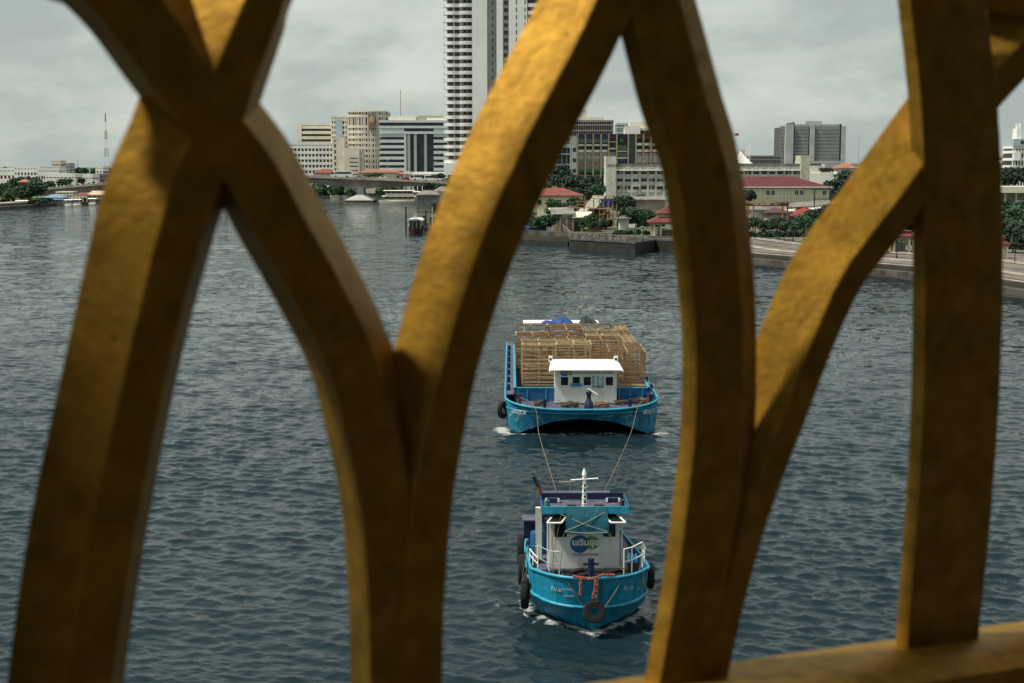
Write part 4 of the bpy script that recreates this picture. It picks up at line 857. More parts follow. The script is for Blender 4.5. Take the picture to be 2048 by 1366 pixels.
# balcony slab plan: zigzag bays
def bay_plan():
    p = [(-.1, 6), (-.1, 2.2), (1.3, 2.0)]
    for i in range(9): u_ = i/8; p.append(((6+u_*26)*px, 1.5-.8*math.sin(math.pi*u_)))
    p += [(33*px, 1.2), (33.2*px, -.2)]
    for i in range(7): u_ = i/6; p.append(((34+u_*22)*px, -.4-.35*math.sin(math.pi*u_)))
    p += [(57*px-.02, -.2), (57*px-.02, 6)]
    return p
b0 = MB().prism(bay_plan(), 0, 1.42).build('balcony', twh, tw, loc=(0, 0, zf))
m0 = MB()
for x, w_, mm in ((1.5, .5, 0), (19*px, .8, 0), (32*px, 1.6, 0), (46*px, .4, 0)): m0.box(x, x+w_, 2.3, 2.62, 1.42, fh)
m0 = m0.build('balcony_partition', wgrey, tw, loc=(0, 0, zf))
br = MB(); br.box(9*px, 18*px, 2.35, 2.55, 1.42, 2.4).box(22*px, 30*px, 2.3, 2.5, 1.42, 2.0).box(36*px, 50*px, 2.2, 2.5, 1.42, 2.1); br = br.build('balcony_brown_strip', brown, tw, loc=(0, 0, zf))  # reddish brown strips standing above each balcony parapet
rb_ = MB().box(166*px, 204*px, .4, 4, 0, 1.5).build('balcony', twh, tw, loc=(0, 0, zf))
wn = MB().box(119.5*px, 127.5*px, 1.38, 1.6, 0, 1.5).build('window', gdark, tw, loc=(0, 0, zf+1.2)); MB().box(119.5*px, 127.5*px, 1.2, 1.5, 0, .5).build('sill', brown, wn, loc=(0, 0, -.1))
w2 = MB().box(0, 1.0*px*2, -.0, .2, 0, 1.9).build('slit_window', gdark, tw, loc=(143*px, .17, zf+1.0)); w3_ = share(w2, (160*px, .17, zf+1.0)); w4_ = MB().box(0, 2.2*px, 0, .2, 0, 1.5).build('small_window', gdark, tw, loc=(96*px, 3.15, zf+1.1))
nfl = int((Ht-zf)/fh)
for i in range(1, nfl):
    z = zf+i*fh
    for o_ in (b0, m0, br, rb_): share(o_, (0, 0, z))
    s_ = share(wn, (0, 0, z+1.2)); share(wn.children[0], (0, 0, -.1), s_)
    share(w2, (143*px, .17, z+1.0)); share(w2, (160*px, .17, z+1.0)); share(w4_, (96*px, 3.15, z+1.1))
# ---- hospital group
D0 = 830
r_, Wd, Ht = root_at('stepped cream hospital wing with long window strips, at the left end of the hospital row', 597, 668, 247, D0+30, 0)
bands(r_, Wd, Ht, 25, 13, 0, cream, gdark, .56, 0, .5)
MB().box(-.1, 9*.29, -.2, 25, 0, Ht+.3).build('end_wall', cream, r_); MB().box(Wd*.45, Wd, -.2, 25, Ht*.0, Ht*.62).build('lower_wall', wht, r_) if False else None
r_, Wd, Ht = root_at('long low white hospital block with rows of small square windows, below the stepped wing', 560, 668, 286, D0, 0)
bands(r_, Wd, Ht, 20, 9, 15, wht, gdark, .52, .34, .5, nside=0)
r_, Wd, Ht = root_at('tall cream hospital tower with a grid of small windows and a crest near its top', 664, 776, 228, D0+8, 0)
hw = Wd; 
bands(r_, Wd*.30, Ht-1.2, 26, 15, 6, cream, gdark, .50, .42, .5)
MB().box(Wd*.08, Wd*.20, -.3, 8, Ht*.36, Ht-3).build('blue_panel', pblue, r_)
# curved right part: facets
n_ = 6
for i in range(n_):
    a0, a1 = Wd*(.30+.70*i/n_), Wd*(.30+.70*(i+1)/n_); d0 = -2.6*math.sin(math.pi*(i)/n_); d1 = -2.6*math.sin(math.pi*(i+1)/n_)
    fc = MB(); nf = 15; fh_ = (Ht+1.2)/nf
    MB().quadbox([(a0, d0+.5, 0), (a1, d1+.5, 0), (a1, 24, 0), (a0, 24, 0), (a0, d0+.5, Ht+.9), (a1, d1+.5, Ht+.9), (a1, 24, Ht+.9), (a0, 24, Ht+.9)]).build('glazing', gdark, r_)
    q = MB().quadbox([(a0, d0, 0), (a1, d1, 0), (a1, d1+3, 0), (a0, d0+3, 0), (a0, d0, fh_*.48), (a1, d1, fh_*.48), (a1, d1+3, fh_*.48), (a0, d0+3, fh_*.48)]).build('floor_band', cream, r_)
    for k_ in range(1, nf): 
        if k_ == nf-2: continue
        share(q, (0, 0, k_*fh_))
    MB().quadbox([(a0, d0-.4, Ht+.9), (a1, d1-.4, Ht+.9), (a1, 24, Ht+.9), (a0, 24, Ht+.9), (a0, d0-.4, Ht+1.7), (a1, d1-.4, Ht+1.7), (a1, 24, Ht+1.7), (a0, 24, Ht+1.7)]).build('parapet', cream, r_)
    for k_ in range(3):
        u_ = k_/2.0*.5+.0; x = a0+(a1-a0)*(u_+.1 if k_ else .02); dd = d0+(d1-d0)*u_
        MB().box(x, x+(a1-a0)*.20, dd+.06, dd+.9, 0, Ht+.9).build('pier', cream, r_)
# crest
cr_ = MB().box(Wd*.68, Wd*.80, -3.4, -2.5, Ht-8.5, Ht-.5).build('crest_panel', mat('crest_bronze', (.22, .14, .08), .7), r_)
MB().blob((Wd*.74, -3.45, Ht-3.6), 1.5, .25, 2.2, 10, 6).build('crest', mat('crest_gold', (.42, .33, .16), .6), cr_)
text('โรงพยาบาลศิริราช', 2, gdark, r_, loc=(Wd*.74, -3.2, Ht-10.3), width=9, depth=.1)
r_, Wd, Ht = root_at('plain cream stair block in front of the cream grid tower', 690, 720, 296, D0-8, 0)
MB().box(0, Wd, 0, 8, 0, Ht).build('wall', cream, r_); w0 = MB().box(Wd*.35, Wd*.9, -.06, .1, 0, .5).build('window_strip', gdark, r_, loc=(0, 0, Ht-6))
for i in range(1, 5): share(w0, (0, 0, Ht-6-i*2.3))
MB().box(Wd, Wd*1.25, .5, 7, 0, Ht-2).build('side_wall', wstain, r_)
r_, Wd, Ht = root_at('narrow cream block with one column of windows, left of the cream grid tower', 668, 690, 276, D0-4, 0)
bands(r_, Wd*.35, Ht, 8, 9, 1, cream, gdark, .4, .3, .4); MB().box(Wd*.36, Wd, -.2, 8, 0, Ht+.5).build('wall', cream, r_)
r_, Wd, Ht = root_at('broad hospital block with white floor bands, dark window strips and three tall grey columns', 760, 905, 240, D0-30, 0)
bw = mat('band_bluewhite', (.62, .68, .70), .7, var=.08, scale=.2, streak=.2)
nf = 13; fh_ = Ht/nf
MB().box(.8, Wd-1, .8, 28, 0, Ht-.6).build('glazing', gblue, r_)
fl = MB().box(0, Wd*.34, 0, 26, 0, fh_*.52).build('floor_band', bw, r_); fr2 = MB().box(Wd*.745, Wd, 0, 26, 0, fh_*.52).build('floor_band', bw, r_, loc=(0, 0, 0))
fw = MB().box(0, Wd, -.3, 26, 0, fh_*.42).build('floor_band', bw, r_, loc=(0, 0, Ht-fh_*.45))
for i in range(1, nf-1): share(fl, (0, 0, i*fh_)); share(fr2, (0, 0, i*fh_))
for i in (1, 2): share(fw, (0, 0, Ht-fh_*(.45+i)))
for i in (1, 2, 3): share(fw, (0, 0, i*fh_))
for x in (.385, .475, .615): MB().box(Wd*x, Wd*x+1.5, -.1, .75, fh_*3.4, Ht-fh_*2.4).build('column', wgrey, r_)
MB().box(Wd*.34, Wd*.37, -.2, 20, fh_*3, Ht-fh_*2).build('fin', bw, r_)
MB().box(Wd*.12, Wd*.5, 5, 20, Ht, Ht+2.2).build('roof_pergola', cream, r_); MB().box(Wd*.52, Wd*.95, 5, 22, Ht+.01, Ht+2.6).build('roof_store', mat('roof_ochre', (.42, .38, .24)), r_)
MB().box(Wd*.65, Wd*1.0, 3, 22, Ht+.02, Ht+1.2).build('roof_edge', wht, r_)
mst_ = T('radio_mast', 'thin pale mast with a red tip behind the broad banded hospital block', 'mast', loc=(P(803, 400, 1100).x, 1100, 2))
MB().tube([(0, 0, 0), (0, 0, zp(180, 1100)-2)], .22, 5).build('mast_pole', orange, mst_)
# low red roofs in front of the hospital
def hiproof(x0, x1, y0, y1, z0, zr, ins, ov=.6):
    m = MB(); m.v = [(x0-ov, y0-ov, z0), (x1+ov, y0-ov, z0), (x1+ov, y1+ov, z0), (x0-ov, y1+ov, z0), (x0+ins, (y0+y1)/2, zr), (x1-ins, (y0+y1)/2, zr),
         (x0-ov, y0-ov, z0-.25), (x1+ov, y0-ov, z0-.25), (x1+ov, y1+ov, z0-.25), (x0-ov, y1+ov, z0-.25)]
    m.f = [(0, 1, 5, 4), (1, 2, 5), (2, 3, 4, 5), (3, 0, 4), (6, 9, 8, 7), (0, 6, 7, 1), (1, 7, 8, 2), (2, 8, 9, 3), (3, 9, 6, 0)]; return m
def house(label, x0, x1, yeave, yridge, D, dep, mw, mr, ins=3, yaw=0, nw=0, wm=None, zb=1.9, cat='house', wh=1.3, ww=1.1, wz=None):
    r_, Wd, _ = root_at(label, x0, x1, 300, D, yaw, zb, cat, 'house'); he = zp(yeave, D)-zb; hr = zp(yridge, D+dep*.5)-zb
    MB().box(0, Wd, 0, dep, 0, he-.26).build('wall', mw, r_); hiproof(0, Wd, 0, dep, he, hr, ins).build('roof', mr, r_)
    if nw:
        for i in range(nw):
            x = Wd*(i+.5)/nw; z_ = (wz if wz is not None else he*.55)
            f_ = MB().box(x-ww/2-.08, x+ww/2+.08, -.07, .05, z_-.08, z_+wh+.08).build('window', wht, r_); MB().box(x-ww/2, x+ww/2, -.10, -.06, z_, z_+wh).build('pane', gdark, f_)
    return r_, Wd, he
house('red roofed low building behind the bus at the left of the hospital row', 628, 672, 346, 338, 790, 14, cream, redroof, 4)
house('long salmon roofed building in front of the cream grid tower', 718, 802, 345, 338, 795, 14, cream, orange, 5)
house('small pink walled building with a tower room in front of the banded hospital block', 796, 826, 348, 342, 780, 10, mat('wall_pink', (.38, .24, .19)), orange, 3)
for i, (x0, x1, yt, D) in enumerate(((808, 905, 344, 740), (826, 900, 352, 735))):
    r_, Wd, Ht = root_at(('upper' if i == 0 else 'lower')+' long flat white roofed terminal building behind the right end of the road bridge', x0, x1, yt, D)
    MB().box(0, Wd, 0, 12, Ht-1.1, Ht).build('roof_slab', wht, r_); MB().box(.5, Wd-.5, .5, 11, 0, Ht-1.11).build('wall', gdark if i else wstain, r_)
    for k_ in range(9): MB().box(Wd*k_/8-.2, Wd*k_/8+.2, .1, .5, 0, Ht-1.11).build('pillar', wht, r_)
# ---------------------------------------------------------------- road bridge
rbg = T('road_bridge', 'concrete road bridge across the river in the middle distance, carrying traffic', 'bridge', loc=(0, 0, 0))
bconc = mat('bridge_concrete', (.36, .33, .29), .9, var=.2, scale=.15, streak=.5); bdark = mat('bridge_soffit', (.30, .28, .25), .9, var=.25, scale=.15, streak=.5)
BR = []
for x, yt, yb_, D in ((40, 385, 392, 660), (97, 375, 392, 662), (211, 365.5, 381, 665), (330, 357, 372, 668), (440, 352.5, 370, 669), (560, 350.5, 372, 670), (624, 351.5, 366.5, 670), (690, 354, 375, 670), (720, 355.5, 379, 670), (750, 356.5, 376, 670), (820, 359.5, 372.5, 669), (898, 363.5, 374, 668), (960, 368, 384, 666)):
    BR.append((P(x, yt, D), zp(yb_, D)))
rows = [[], [], [], [], []]
top, fac_, sof = MB(), MB(), MB()
r1 = [p for p, _ in BR]
top.grid([[p+Vector((0, 0, -.6)) for p in r1], [p+Vector((0, 14, -.6)) for p in r1]]); top.build('road_deck', asph, rbg)
fac_.grid([[p+Vector((0, -.4, -1.0)) for p in r1], [p+Vector((0, -.4, 0)) for p in r1], [p+Vector((0, .0, 0)) for p in r1], [p+Vector((0, 0, -.6)) for p in r1]]); fac_.build('parapet', kerbl, rbg)
fac_ = MB(); fac_.grid([[p+Vector((0, 14, -1.0)) for p in r1], [p+Vector((0, 14, 0)) for p in r1], [p+Vector((0, 14.4, 0)) for p in r1], [p+Vector((0, 14.4, -1)) for p in r1]]); fac_.build('parapet', kerbl, rbg)
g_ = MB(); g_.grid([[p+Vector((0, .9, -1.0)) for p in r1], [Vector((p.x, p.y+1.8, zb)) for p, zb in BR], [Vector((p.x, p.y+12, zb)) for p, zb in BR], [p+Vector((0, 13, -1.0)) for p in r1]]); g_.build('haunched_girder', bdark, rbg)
g_ = MB(); g_.grid([[p+Vector((0, -.4, -1.01)) for p in r1], [p+Vector((0, .9, -1.3)) for p in r1]]); g_.build('cantilever', bconc, rbg)
rl0 = None
for i in range(len(r1)-1):
    n = max(2, int((r1[i+1]-r1[i]).length/5))
    for k_ in range(n):
        p = r1[i].lerp(r1[i+1], k_/n)
        if rl0 is None: rl0 = MB().box(-.12, .12, -.1, .1, 0, .55).build('baluster', kerbl, rbg, loc=p+Vector((0, -.2, 0)))
        else: share(rl0, p+Vector((0, -.2, 0)))
pm_ = P(720, 380, 672)
pr = MB(); pr.box(pm_.x-1.4, pm_.x+1.6, 671.5, 683, .9, 8).build('pier_shaft', mat('pier_pale', (.40, .41, .38), .9, streak=.5), rbg)
for s_ in range(6): MB().box(pm_.x-6.6+s_*.9, pm_.x+6.6-s_*.9, 668-(.0 if s_ else 0)+s_*.4, 686-s_*.4, .9+s_*.42, 1.321+s_*.42).build('pier_step', wht, rbg)
MB().box(pm_.x-6.7, pm_.x+6.7, 667.8, 687, -1, .898).build('pier_foot', quay, rbg)
pm2 = P(440, 380, 672).x
MB().box(pm2-1.5, pm2+1.5, 671.5, 683, .9, 8).build('pier_shaft', bconc, rbg); MB().box(pm2-6.7, pm2+6.7, 667.8, 687, -1, .898).build('pier_foot', quay, rbg)
# vehicles on the bridge
def on_bridge(x, dy=3):
    for a_, b_ in zip(r1, r1[1:]):
        X = P(x, 360, 670).x
        if a_.x <= X <= b_.x: p = a_.lerp(b_, (X-a_.x)/(b_.x-a_.x)); return Vector((X, p.y+dy, p.z-.58))
def wheels(root, xs, r, y0, y1):
    for x in xs:
        for y in (y0, y1): MB().tube([(x, y-.12, r), (x, y+.12, r)], r, 12).build('wheel', rubber, root, smooth=40)
def bus(x, L_, label, c=whiteroof, dy=3, h=3.3):
    r_ = T('bus', label, 'bus', loc=on_bridge(x, dy))
    m = MB(); pl_ = [(0, .4), (L_, .4), (L_, h-.1), (L_-.4, h), (1.6, h), (.7, h-.5), (.1, 1.6)]
    m.v = [(a_, 0, b_) for a_, b_ in pl_]+[(a_, 2.4, b_) for a_, b_ in pl_]; n = len(pl_); m.f = [tuple(range(n)), tuple(range(2*n-1, n-1, -1))]+[(i, (i+1) % n, n+(i+1) % n, n+i) for i in range(n)]
    m.build('bus_body', c, r_)
    MB().box(1.9, L_-.5, -.03, .02, 1.75, 2.65).build('side_window', glass, r_)
    w_ = MB(); w_.quadbox([(.02, .15, 1.45), (.02, 2.25, 1.45), (.75, 2.25, h-.5), (.75, .15, h-.5), (-.03, .15, 1.5), (-.03, 2.25, 1.5), (.70, 2.25, h-.45), (.70, .15, h-.45)]); w_.build('windscreen', glass, r_)
    MB().box(.3, 1.5, -.03, .02, 1.5, 2.6).build('side_window', glass, r_); wheels(r_, (2.3, L_-2.5), .5, .1, 2.3); return r_
bus(660, 10.2, 'white coach with a black windscreen on the road bridge, left of the pier')
bus(818, 11.5, 'white city bus on the road bridge near its right end', dy=8)
bus(842, 10.5, 'white bus in the front lane at the right end of the road bridge', dy=3, h=2.9)
def car(x, c, label, L_=4.3, dy=3, h=1.45, g='cars crossing the road bridge'):
    r_ = T('car', label, 'car', loc=on_bridge(x, dy), group=g)
    pl_ = [(0, .3), (L_, .3), (L_, .8), (L_-.3, .95), (L_-1.0, h), (1.7, h), (1.0, .95), (.1, .8)]
    m = MB(); m.v = [(a_, 0, b_) for a_, b_ in pl_]+[(a_, 1.75, b_) for a_, b_ in pl_]; n = len(pl_); m.f = [tuple(range(n)), tuple(range(2*n-1, n-1, -1))]+[(i, (i+1) % n, n+(i+1) % n, n+i) for i in range(n)]
    m.build('car_body', c, r_); MB().box(1.75, L_-1.15, -.02, .01, .98, h-.1).build('side_window', glass, r_); wheels(r_, (.85, L_-.9), .32, .06, 1.69)
silver = mat('car_silver', (.5, .5, .5), .3, .3); cred = mat('car_red', (.3, .03, .02), .4); cyel = mat('car_yellow', (.5, .4, .05), .4)
for x, c, l_, h in ((706, silver, 'silver car on the road bridge just above its pier', 1.5), (752, whiteroof, 'white pick-up on the road bridge right of the pier', 1.6), (785, silver, 'pale van on the road bridge midway between pier and right end', 2.1),
              (800, cred, 'red car behind the pale van on the road bridge', 1.4), (132, silver, 'silver car nearest the left end of the road bridge', 1.5), (146, whiteroof, 'white car on the left part of the road bridge beside the mast', 1.6), (170, silver, 'grey car on the left part of the road bridge', 1.5), (181, whiteroof, 'white van on the left part of the road bridge', 2.0), (196, silver, 'silver car at the left edge of the gold bar on the road bridge', 1.5), (875, silver, 'silver car at the far right end of the road bridge', 1.5)):
    car(x, c, l_, dy=2.5 if x % 2 else 5.5, h=h)
# lamp posts on the bridge
for i, x in enumerate((155, 675, 775, 868)):
    q = on_bridge(x, .6) or P(x, 370, 666); lp = T('lamp_post', f'slim pale lamp post on the road bridge, {ordn[i]} from the left', 'lamp post', loc=q)
    MB().tube([(0, 0, 0), (0, 0, 9), (.3, 0, 9.4), (1.6, 0, 9.6)], [.13, .09, .08, .06], 6).build('pole', wgrey, lp); MB().box(1.5, 2.3, -.15, .15, 9.52, 9.68).build('lamp_head', steel, lp)
# ---------------------------------------------------------------- boats
def riverboat(label, x, ywl, Lpx, decks, hullc, roofc, rz=0, hm=.9, name='ferry_boat', bw_=.17):
    p = W(x, ywl); D = p.y; L_ = Lpx/F*D; r_ = T(name, label, 'boat', loc=(p.x, p.y, 0), rz=rz); B_ = max(2.2, L_*bw_)
    o = [(0, B_/2), (L_*.08, B_*.15), (L_*.3, 0), (L_*.9, 0), (L_, B_*.2), (L_, B_*.8), (L_*.9, B_), (L_*.3, B_), (L_*.08, B_*.85)]
    h = MB(); h.grid([[Vector((a_*.96+.02*L_, b_*.9+.05*B_, -.4)) for a_, b_ in o], [Vector((a_-(.03*L_ if a_ == 0 else 0), b_, hm+(.4 if a_ < L_*.1 else 0))) for a_, b_ in o]], True); h.f.append(tuple(range(9, 18))); h.build('hull', hullc, r_, smooth=30)
    z = hm+.1
    for d in range(decks):
        a0, a1 = L_*(.10+.04*d), L_*(.96-.03*d)
        MB().box(a0+.4, a1-.4, .35, B_-.35, z, z+.9).build('side_panel', roofc, r_)
        MB().box(a0+.8, a1-.9, .5, B_-.5, z+.901, z+2.0).build('saloon', gdark, r_)
        n = max(4, int(L_/3.0)); s0 = MB().box(-.06, .06, .25, .37, z, z+2.1).build('post', roofc, r_, loc=(a0+.5, 0, 0))
        for i in range(1, n+1): share(s0, (a0+.5+(a1-a0-1)*i/n, 0, 0))
        rows = [[Vector((a_, B_*v, z+2.1+.28*math.sin(math.pi*v)+k_)) for v in (0, .2, .5, .8, 1)] for a_, k_ in ((a0-.4, 0), (a1+.3, 0))]
        rf = MB(); rf.grid(rows); rf.grid([[q-Vector((0, 0, .14)) for q in r2] for r2 in rows]); rf.grid([[rows[0][0], rows[1][0]], [rows[0][0]-Vector((0, 0, .14)), rows[1][0]-Vector((0, 0, .14))]]); rf.build('roof', roofc, r_)
        z += 2.5
    return r_
hdark = mat('hull_dark_red', (.05, .018, .012), .6, var=.3, scale=.6); hwhite = mat('hull_white', (.6, .58, .5), .6, var=.12, scale=.5, streak=.4)
riverboat('two deck white and cream river ferry moored right of the bridge pier', 758, 406.5, 76, 2, hwhite, cream, hm=1.0)
riverboat('long low white boat moored behind the two deck ferry', 795, 399, 50, 1, hwhite, wht, hm=1.6)
riverboat('low white boat moored left of the bridge pier, nearest the shore', 640, 388.5, 34, 1, hwhite, wht)
riverboat('small white motor boat left of the bridge pier', 660, 392.5, 20, 1, hwhite, wht, hm=.5)
riverboat('small blue and white boat moored under the left part of the far bridge span', 684, 391.5, 22, 1, skyb, wht, hm=.5)
# wooden ferry near the grey warehouse, bow to the camera
fb = T('ferry_boat', 'dark wooden passenger boat with a white roof at the dock of the grey warehouse', 'boat', loc=(W(828, 468).x, W(828, 468).y, 0), rz=0)
h = MB(); oo = [(0, 0), (1.3, 1.2), (1.75, 4), (1.8, 11), (1.3, 13), (-1.3, 13), (-1.8, 11), (-1.75, 4), (-1.3, 1.2)]
h.grid([[Vector((a_*.85, b_*.97+.3, -.3)) for a_, b_ in oo], [Vector((a_, b_, 1.15 if b_ > 0 else 1.4)) for a_, b_ in oo]], True); h.f.append(tuple(range(9, 18))); h.build('hull', hdark, fb, smooth=30)
MB().box(-1.6, 1.6, 3, 12, 1.16, 1.7).build('side_panel', hdark, fb); MB().box(-1.3, 1.3, 3.4, 11.6, 1.701, 2.9).build('saloon', gdark, fb)
for y in (2.6, 5.6, 8.6, 11.6):
    for x in (-1.55, -.5, .5, 1.5): MB().box(x-.035, x+.035, y-.035, y+.035, 1.7 if y > 3 else 1.2, 3.2).build('post', wht, fb)
rows = [[Vector((1.9*math.sin(a_), y, 3.2+.5*math.cos(a_)-.0)) for a_ in (-1.57, -1, -.5, 0, .5, 1, 1.57)] for y in (2.0, 12.4)]
rf = MB(); rf.grid(rows); rf.grid([[q-Vector((0, 0, .12)) for q in r2] for r2 in rows]); rf.grid([rows[0], [q-Vector((0, 0, .14)) for q in rows[0]]]); rf.build('roof', wht, fb)
MB().box(-.5, .4, 5, 6.5, 3.7, 4.3).build('roof_box', wgrey, fb)
# warehouse on stilts
r_, Wd, _ = root_at('grey corrugated warehouse on stilts over the water by the wooden passenger boat', 833, 876, 387, 415, 0, 0, 'warehouse', 'warehouse')
zt, zbm = zp(391, 415), zp(428, 415); tinw = mat('tin_wall', (.17, .175, .165), .8, var=.2, scale=.5, streak=.5)
MB().box(0, Wd, 0, 14, zbm, zt).build('wall', tinw, r_); hiproof(0, Wd, 0, 14, zt+.26, zt+1.4, 1.5, .3).build('roof', tin, r_)
rb0 = MB().box(-.06, .06, -.07, -.005, zbm, zt-.1).build('wall_rib', tinw, r_, loc=(.3, 0, 0))
for i in range(1, 12): share(rb0, (.3+i*(Wd-.6)/11, 0, 0))
MB().box(-.8, Wd+1, -1.6, 14, zbm-.5, zbm-.02).build('platform', bdark, r_)
for x in (0, Wd*.33, Wd*.66, Wd):
    for y in (-1.2, 6): MB().tube([(x, y, -1), (x, y, zbm-.5)], .18, 6).build('stilt', quayd, r_)
for x in (-.7, Wd*.25, Wd*.6, Wd+.8): MB().box(x-.04, x+.04, -1.55, -1.47, zbm-.02, zbm+1.1).build('rail_post', wgrey, r_)
MB().box(-.8, Wd+1, -1.56, -1.46, zbm+1.1, zbm+1.18).build('hand_rail', wgrey, r_)
r_, Wd, _ = root_at('small dark grey roofed shed behind the warehouse on stilts', 868, 900, 372, 450, 0, 1.9, 'shed', 'shed')
MB().box(0, Wd, 0, 8, 0, zp(384, 450)-1.9).build('wall', wstain, r_); hiproof(0, Wd, 0, 8, zp(384, 450)-1.64, zp(373, 450)-1.9, 2).build('roof', tin, r_)
po = T('pontoon', 'low dark landing pontoon with poles right of the wooden passenger boat', 'pontoon', loc=(W(848, 463).x, W(848, 463).y, 0))
MB().box(0, 9, 0, 9, -.3, 1.0).build('deck', quayd, po); MB().box(2, 9, 3, 8, 1.001, 3.5).build('dark_shelter', gdark, po)
for x, h in ((.5, 5.5), (2.2, 6.2), (4.2, 5.0), (6.0, 6.6), (8.0, 4.5)): MB().tube([(x, .2, 0), (x, .2, h)], .16, 6).build('pole', wgrey if h > 6 else quayd, po)
MB().box(1.5, 9, 1, 7, 3.6, 3.8).build('roof', tin, po)
pl_ = W(812, 462); MB().tube([(0, 0, -1), (0, 0, 6.3)], .22, 6).build('mooring_pole', quayd, smooth=30, loc=pl_); tag(bpy.data.objects['mooring_pole'], 'dark mooring pole standing in the water left of the wooden passenger boat', 'pole')
# ---------------------------------------------------------------- right bank, buildings
# construction block with yellow columns
Dc = 640
yc = mat('column_yellow', (.56, .45, .25), .75, var=.15, scale=.5); greenn = mat('safety_net_green', (.03, .20, .13), .8, var=.3, scale=.4)
r_, Wd, Ht = root_at('half finished block with yellow columns and blue and brown bays behind the grey stair tower', 1143, 1330, 268, Dc)
s_ = Dc/F; fh_ = Ht/6.0
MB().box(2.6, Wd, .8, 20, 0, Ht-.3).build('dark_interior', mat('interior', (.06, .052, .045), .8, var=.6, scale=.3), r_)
MB().box(0, 2.55, 0, 20, 0, Ht-1.2).build('end_wall', wht, r_)
for z in (.76, .60, .44, .28): 
    f_ = MB().box(.55, 1.9, -.08, .1, Ht*z-.9, Ht*z+.9).build('window', gdark, r_)
xs = [1154.5, 1170, 1185.5, 1201, 1216, 1232, 1255, 1270, 1285, 1300, 1316, 1330]; xs = [(x-1143)*s_ for x in xs]
for x in xs: MB().box(x-.34, x+.34, -.2, .75, Ht*.0, Ht).build('column', yc, r_)
z_ = lambda y: zp(y, Dc)-1.9
MB().box(2.56, Wd, -.1, .7, z_(270), Ht+.01).build('top_beam', brown, r_)
glb = mat('bay_blue', (.015, .035, .12), .4, var=.3, scale=.3); glg = mat('bay_green', (.12, .19, .15), .5, var=.3, scale=.4); bbr = mat('bay_brown', (.34, .29, .24), .9, var=.3, scale=.4)
for i, (a_, b_) in enumerate(zip(xs, xs[1:])):
    a_ += .44; b_ -= .44
    def pn(y0, y1, m, nm='bay_panel', pr_=.3): MB().box(a_, b_, pr_, .78, z_(y1), z_(y0)).build(nm, m, r_)
    if i in (0, 1, 2, 3): pn(271, 278, glb); pn(278.2, 286, glg); pn(288.5, 292, wht); pn(299.5, 304.5, wht); pn(305.5, 311, bbr); pn(311.2, 318, wgrey); pn(318.2, 336, bbr)
    elif i == 4: pn(271, 277, glb); pn(278, 280, brown); pn(283, 284.5, wht); pn(296, 298.5, wht); pn(304, 336, bbr)
    elif i == 5: pn(271, 277, glb); pn(291, 301, glg, pr_=.55); pn(302, 303.8, wht); pn(306, 314, glg, pr_=.55); pn(315, 317.5, wht); pn(319, 326, glb)
    elif i == 6: pn(271, 326, mat('curtain_wall', (.04, .07, .075), .4, var=.4, scale=.4)) 
    else: pn(271, 277, brown); pn(286, 291, wht); pn(299, 304, wht); pn(306, 312, bbr); pn(312.2, 326, wgrey)
for i in range(9): MB().box(xs[6]+.5, xs[7]-.5, .12, .28, z_(274+i*6), z_(273.3+i*6)).build('transom', glg, r_)
nt = MB().box((1238-1143)*s_, (1245-1143)*s_, -.5, -.22, z_(284), z_(277.5)).build('green_net', greenn, r_)
MB().box(2.6, (1214-1143)*s_, -.15, .6, z_(345), z_(337)).build('green_net', greenn, r_); MB().box(2.6, (1214-1143)*s_, -.3, .7, z_(338.6), z_(337.4)).build('floor_edge', yc, r_); MB().box(2.6, (1214-1143)*s_, -.3, .7, z_(351), z_(350)).build('floor_edge', yc, r_)
MB().box(4, (1200-1143)*s_, -.12, .6, z_(366), z_(352)).build('green_net', greenn, r_)
hz = T('hoist', 'orange scaffold hoist climbing the right side of the yellow columned block', 'hoist', loc=(P(1301, 300, Dc-6).x, Dc-6, 1.9))
hh = zp(285, Dc-6)-1.9
for x in (-1, 1): MB().bar((x, 0, 0), (x, 0, hh), .25).build('mast', rust, hz)
for i in range(14): MB().bar((-1, 0, i*hh/14), (1, 0, (i+1)*hh/14), .18).build('brace', orange, hz)
# dark red and grey grid block behind
r_, Wd, Ht = root_at('dark red and grey gridded office block rising behind the yellow columned block', 1105, 1226, 240, 800)
bands(r_, Wd, Ht, 25, 13, 26, mat('grid_grey', (.28, .27, .28), .8), mat('facade_maroon', (.085, .03, .032), .6, var=.6, scale=.35, wear=(.05, .09, .09), wscale=.4, wthr=.58), .22, .2, .4)
MB().box(Wd*.3, Wd*.56, 4, 18, Ht+1.5, Ht+5.8).build('roof_plant', wstain, r_); MB().box(Wd*.1, Wd*.85, 2, 22, Ht, Ht+1.49).build('roof_slab', cream, r_)
r_, Wd, Ht = root_at('glassy blue office block at the left end of the yellow columned block', 1085, 1143, 288, 700)
bands(r_, Wd, Ht, 20, 5, 6, wgrey, gblue, .10, .06, .3); MB().box(0, Wd*.85, -3, -.1, 0, Ht*.25).build('white_annex', wht, r_)
r_, Wd, Ht = root_at('pale green glass block between the red grid block and the white rooftop rooms', 1232, 1262, 246, 760)
bands(r_, Wd, Ht, 14, 14, 8, pblue, mat('glass_pale', (.20, .25, .24), .4), .18, .18, .2)
r_, Wd, Ht = root_at('white rooftop rooms with dark openings stacked behind the right of the yellow columned block', 1250, 1345, 256, 745)
MB().box(0, Wd, 0, 18, 0, Ht).build('wall', cream, r_); MB().box(Wd*.3, Wd, -.1, .2, Ht-4.2, Ht-1.2).build('opening', gdark, r_); MB().box(-.6, Wd*.3, -1.2, 0, Ht-7, Ht+1).build('white_room', wht, r_)
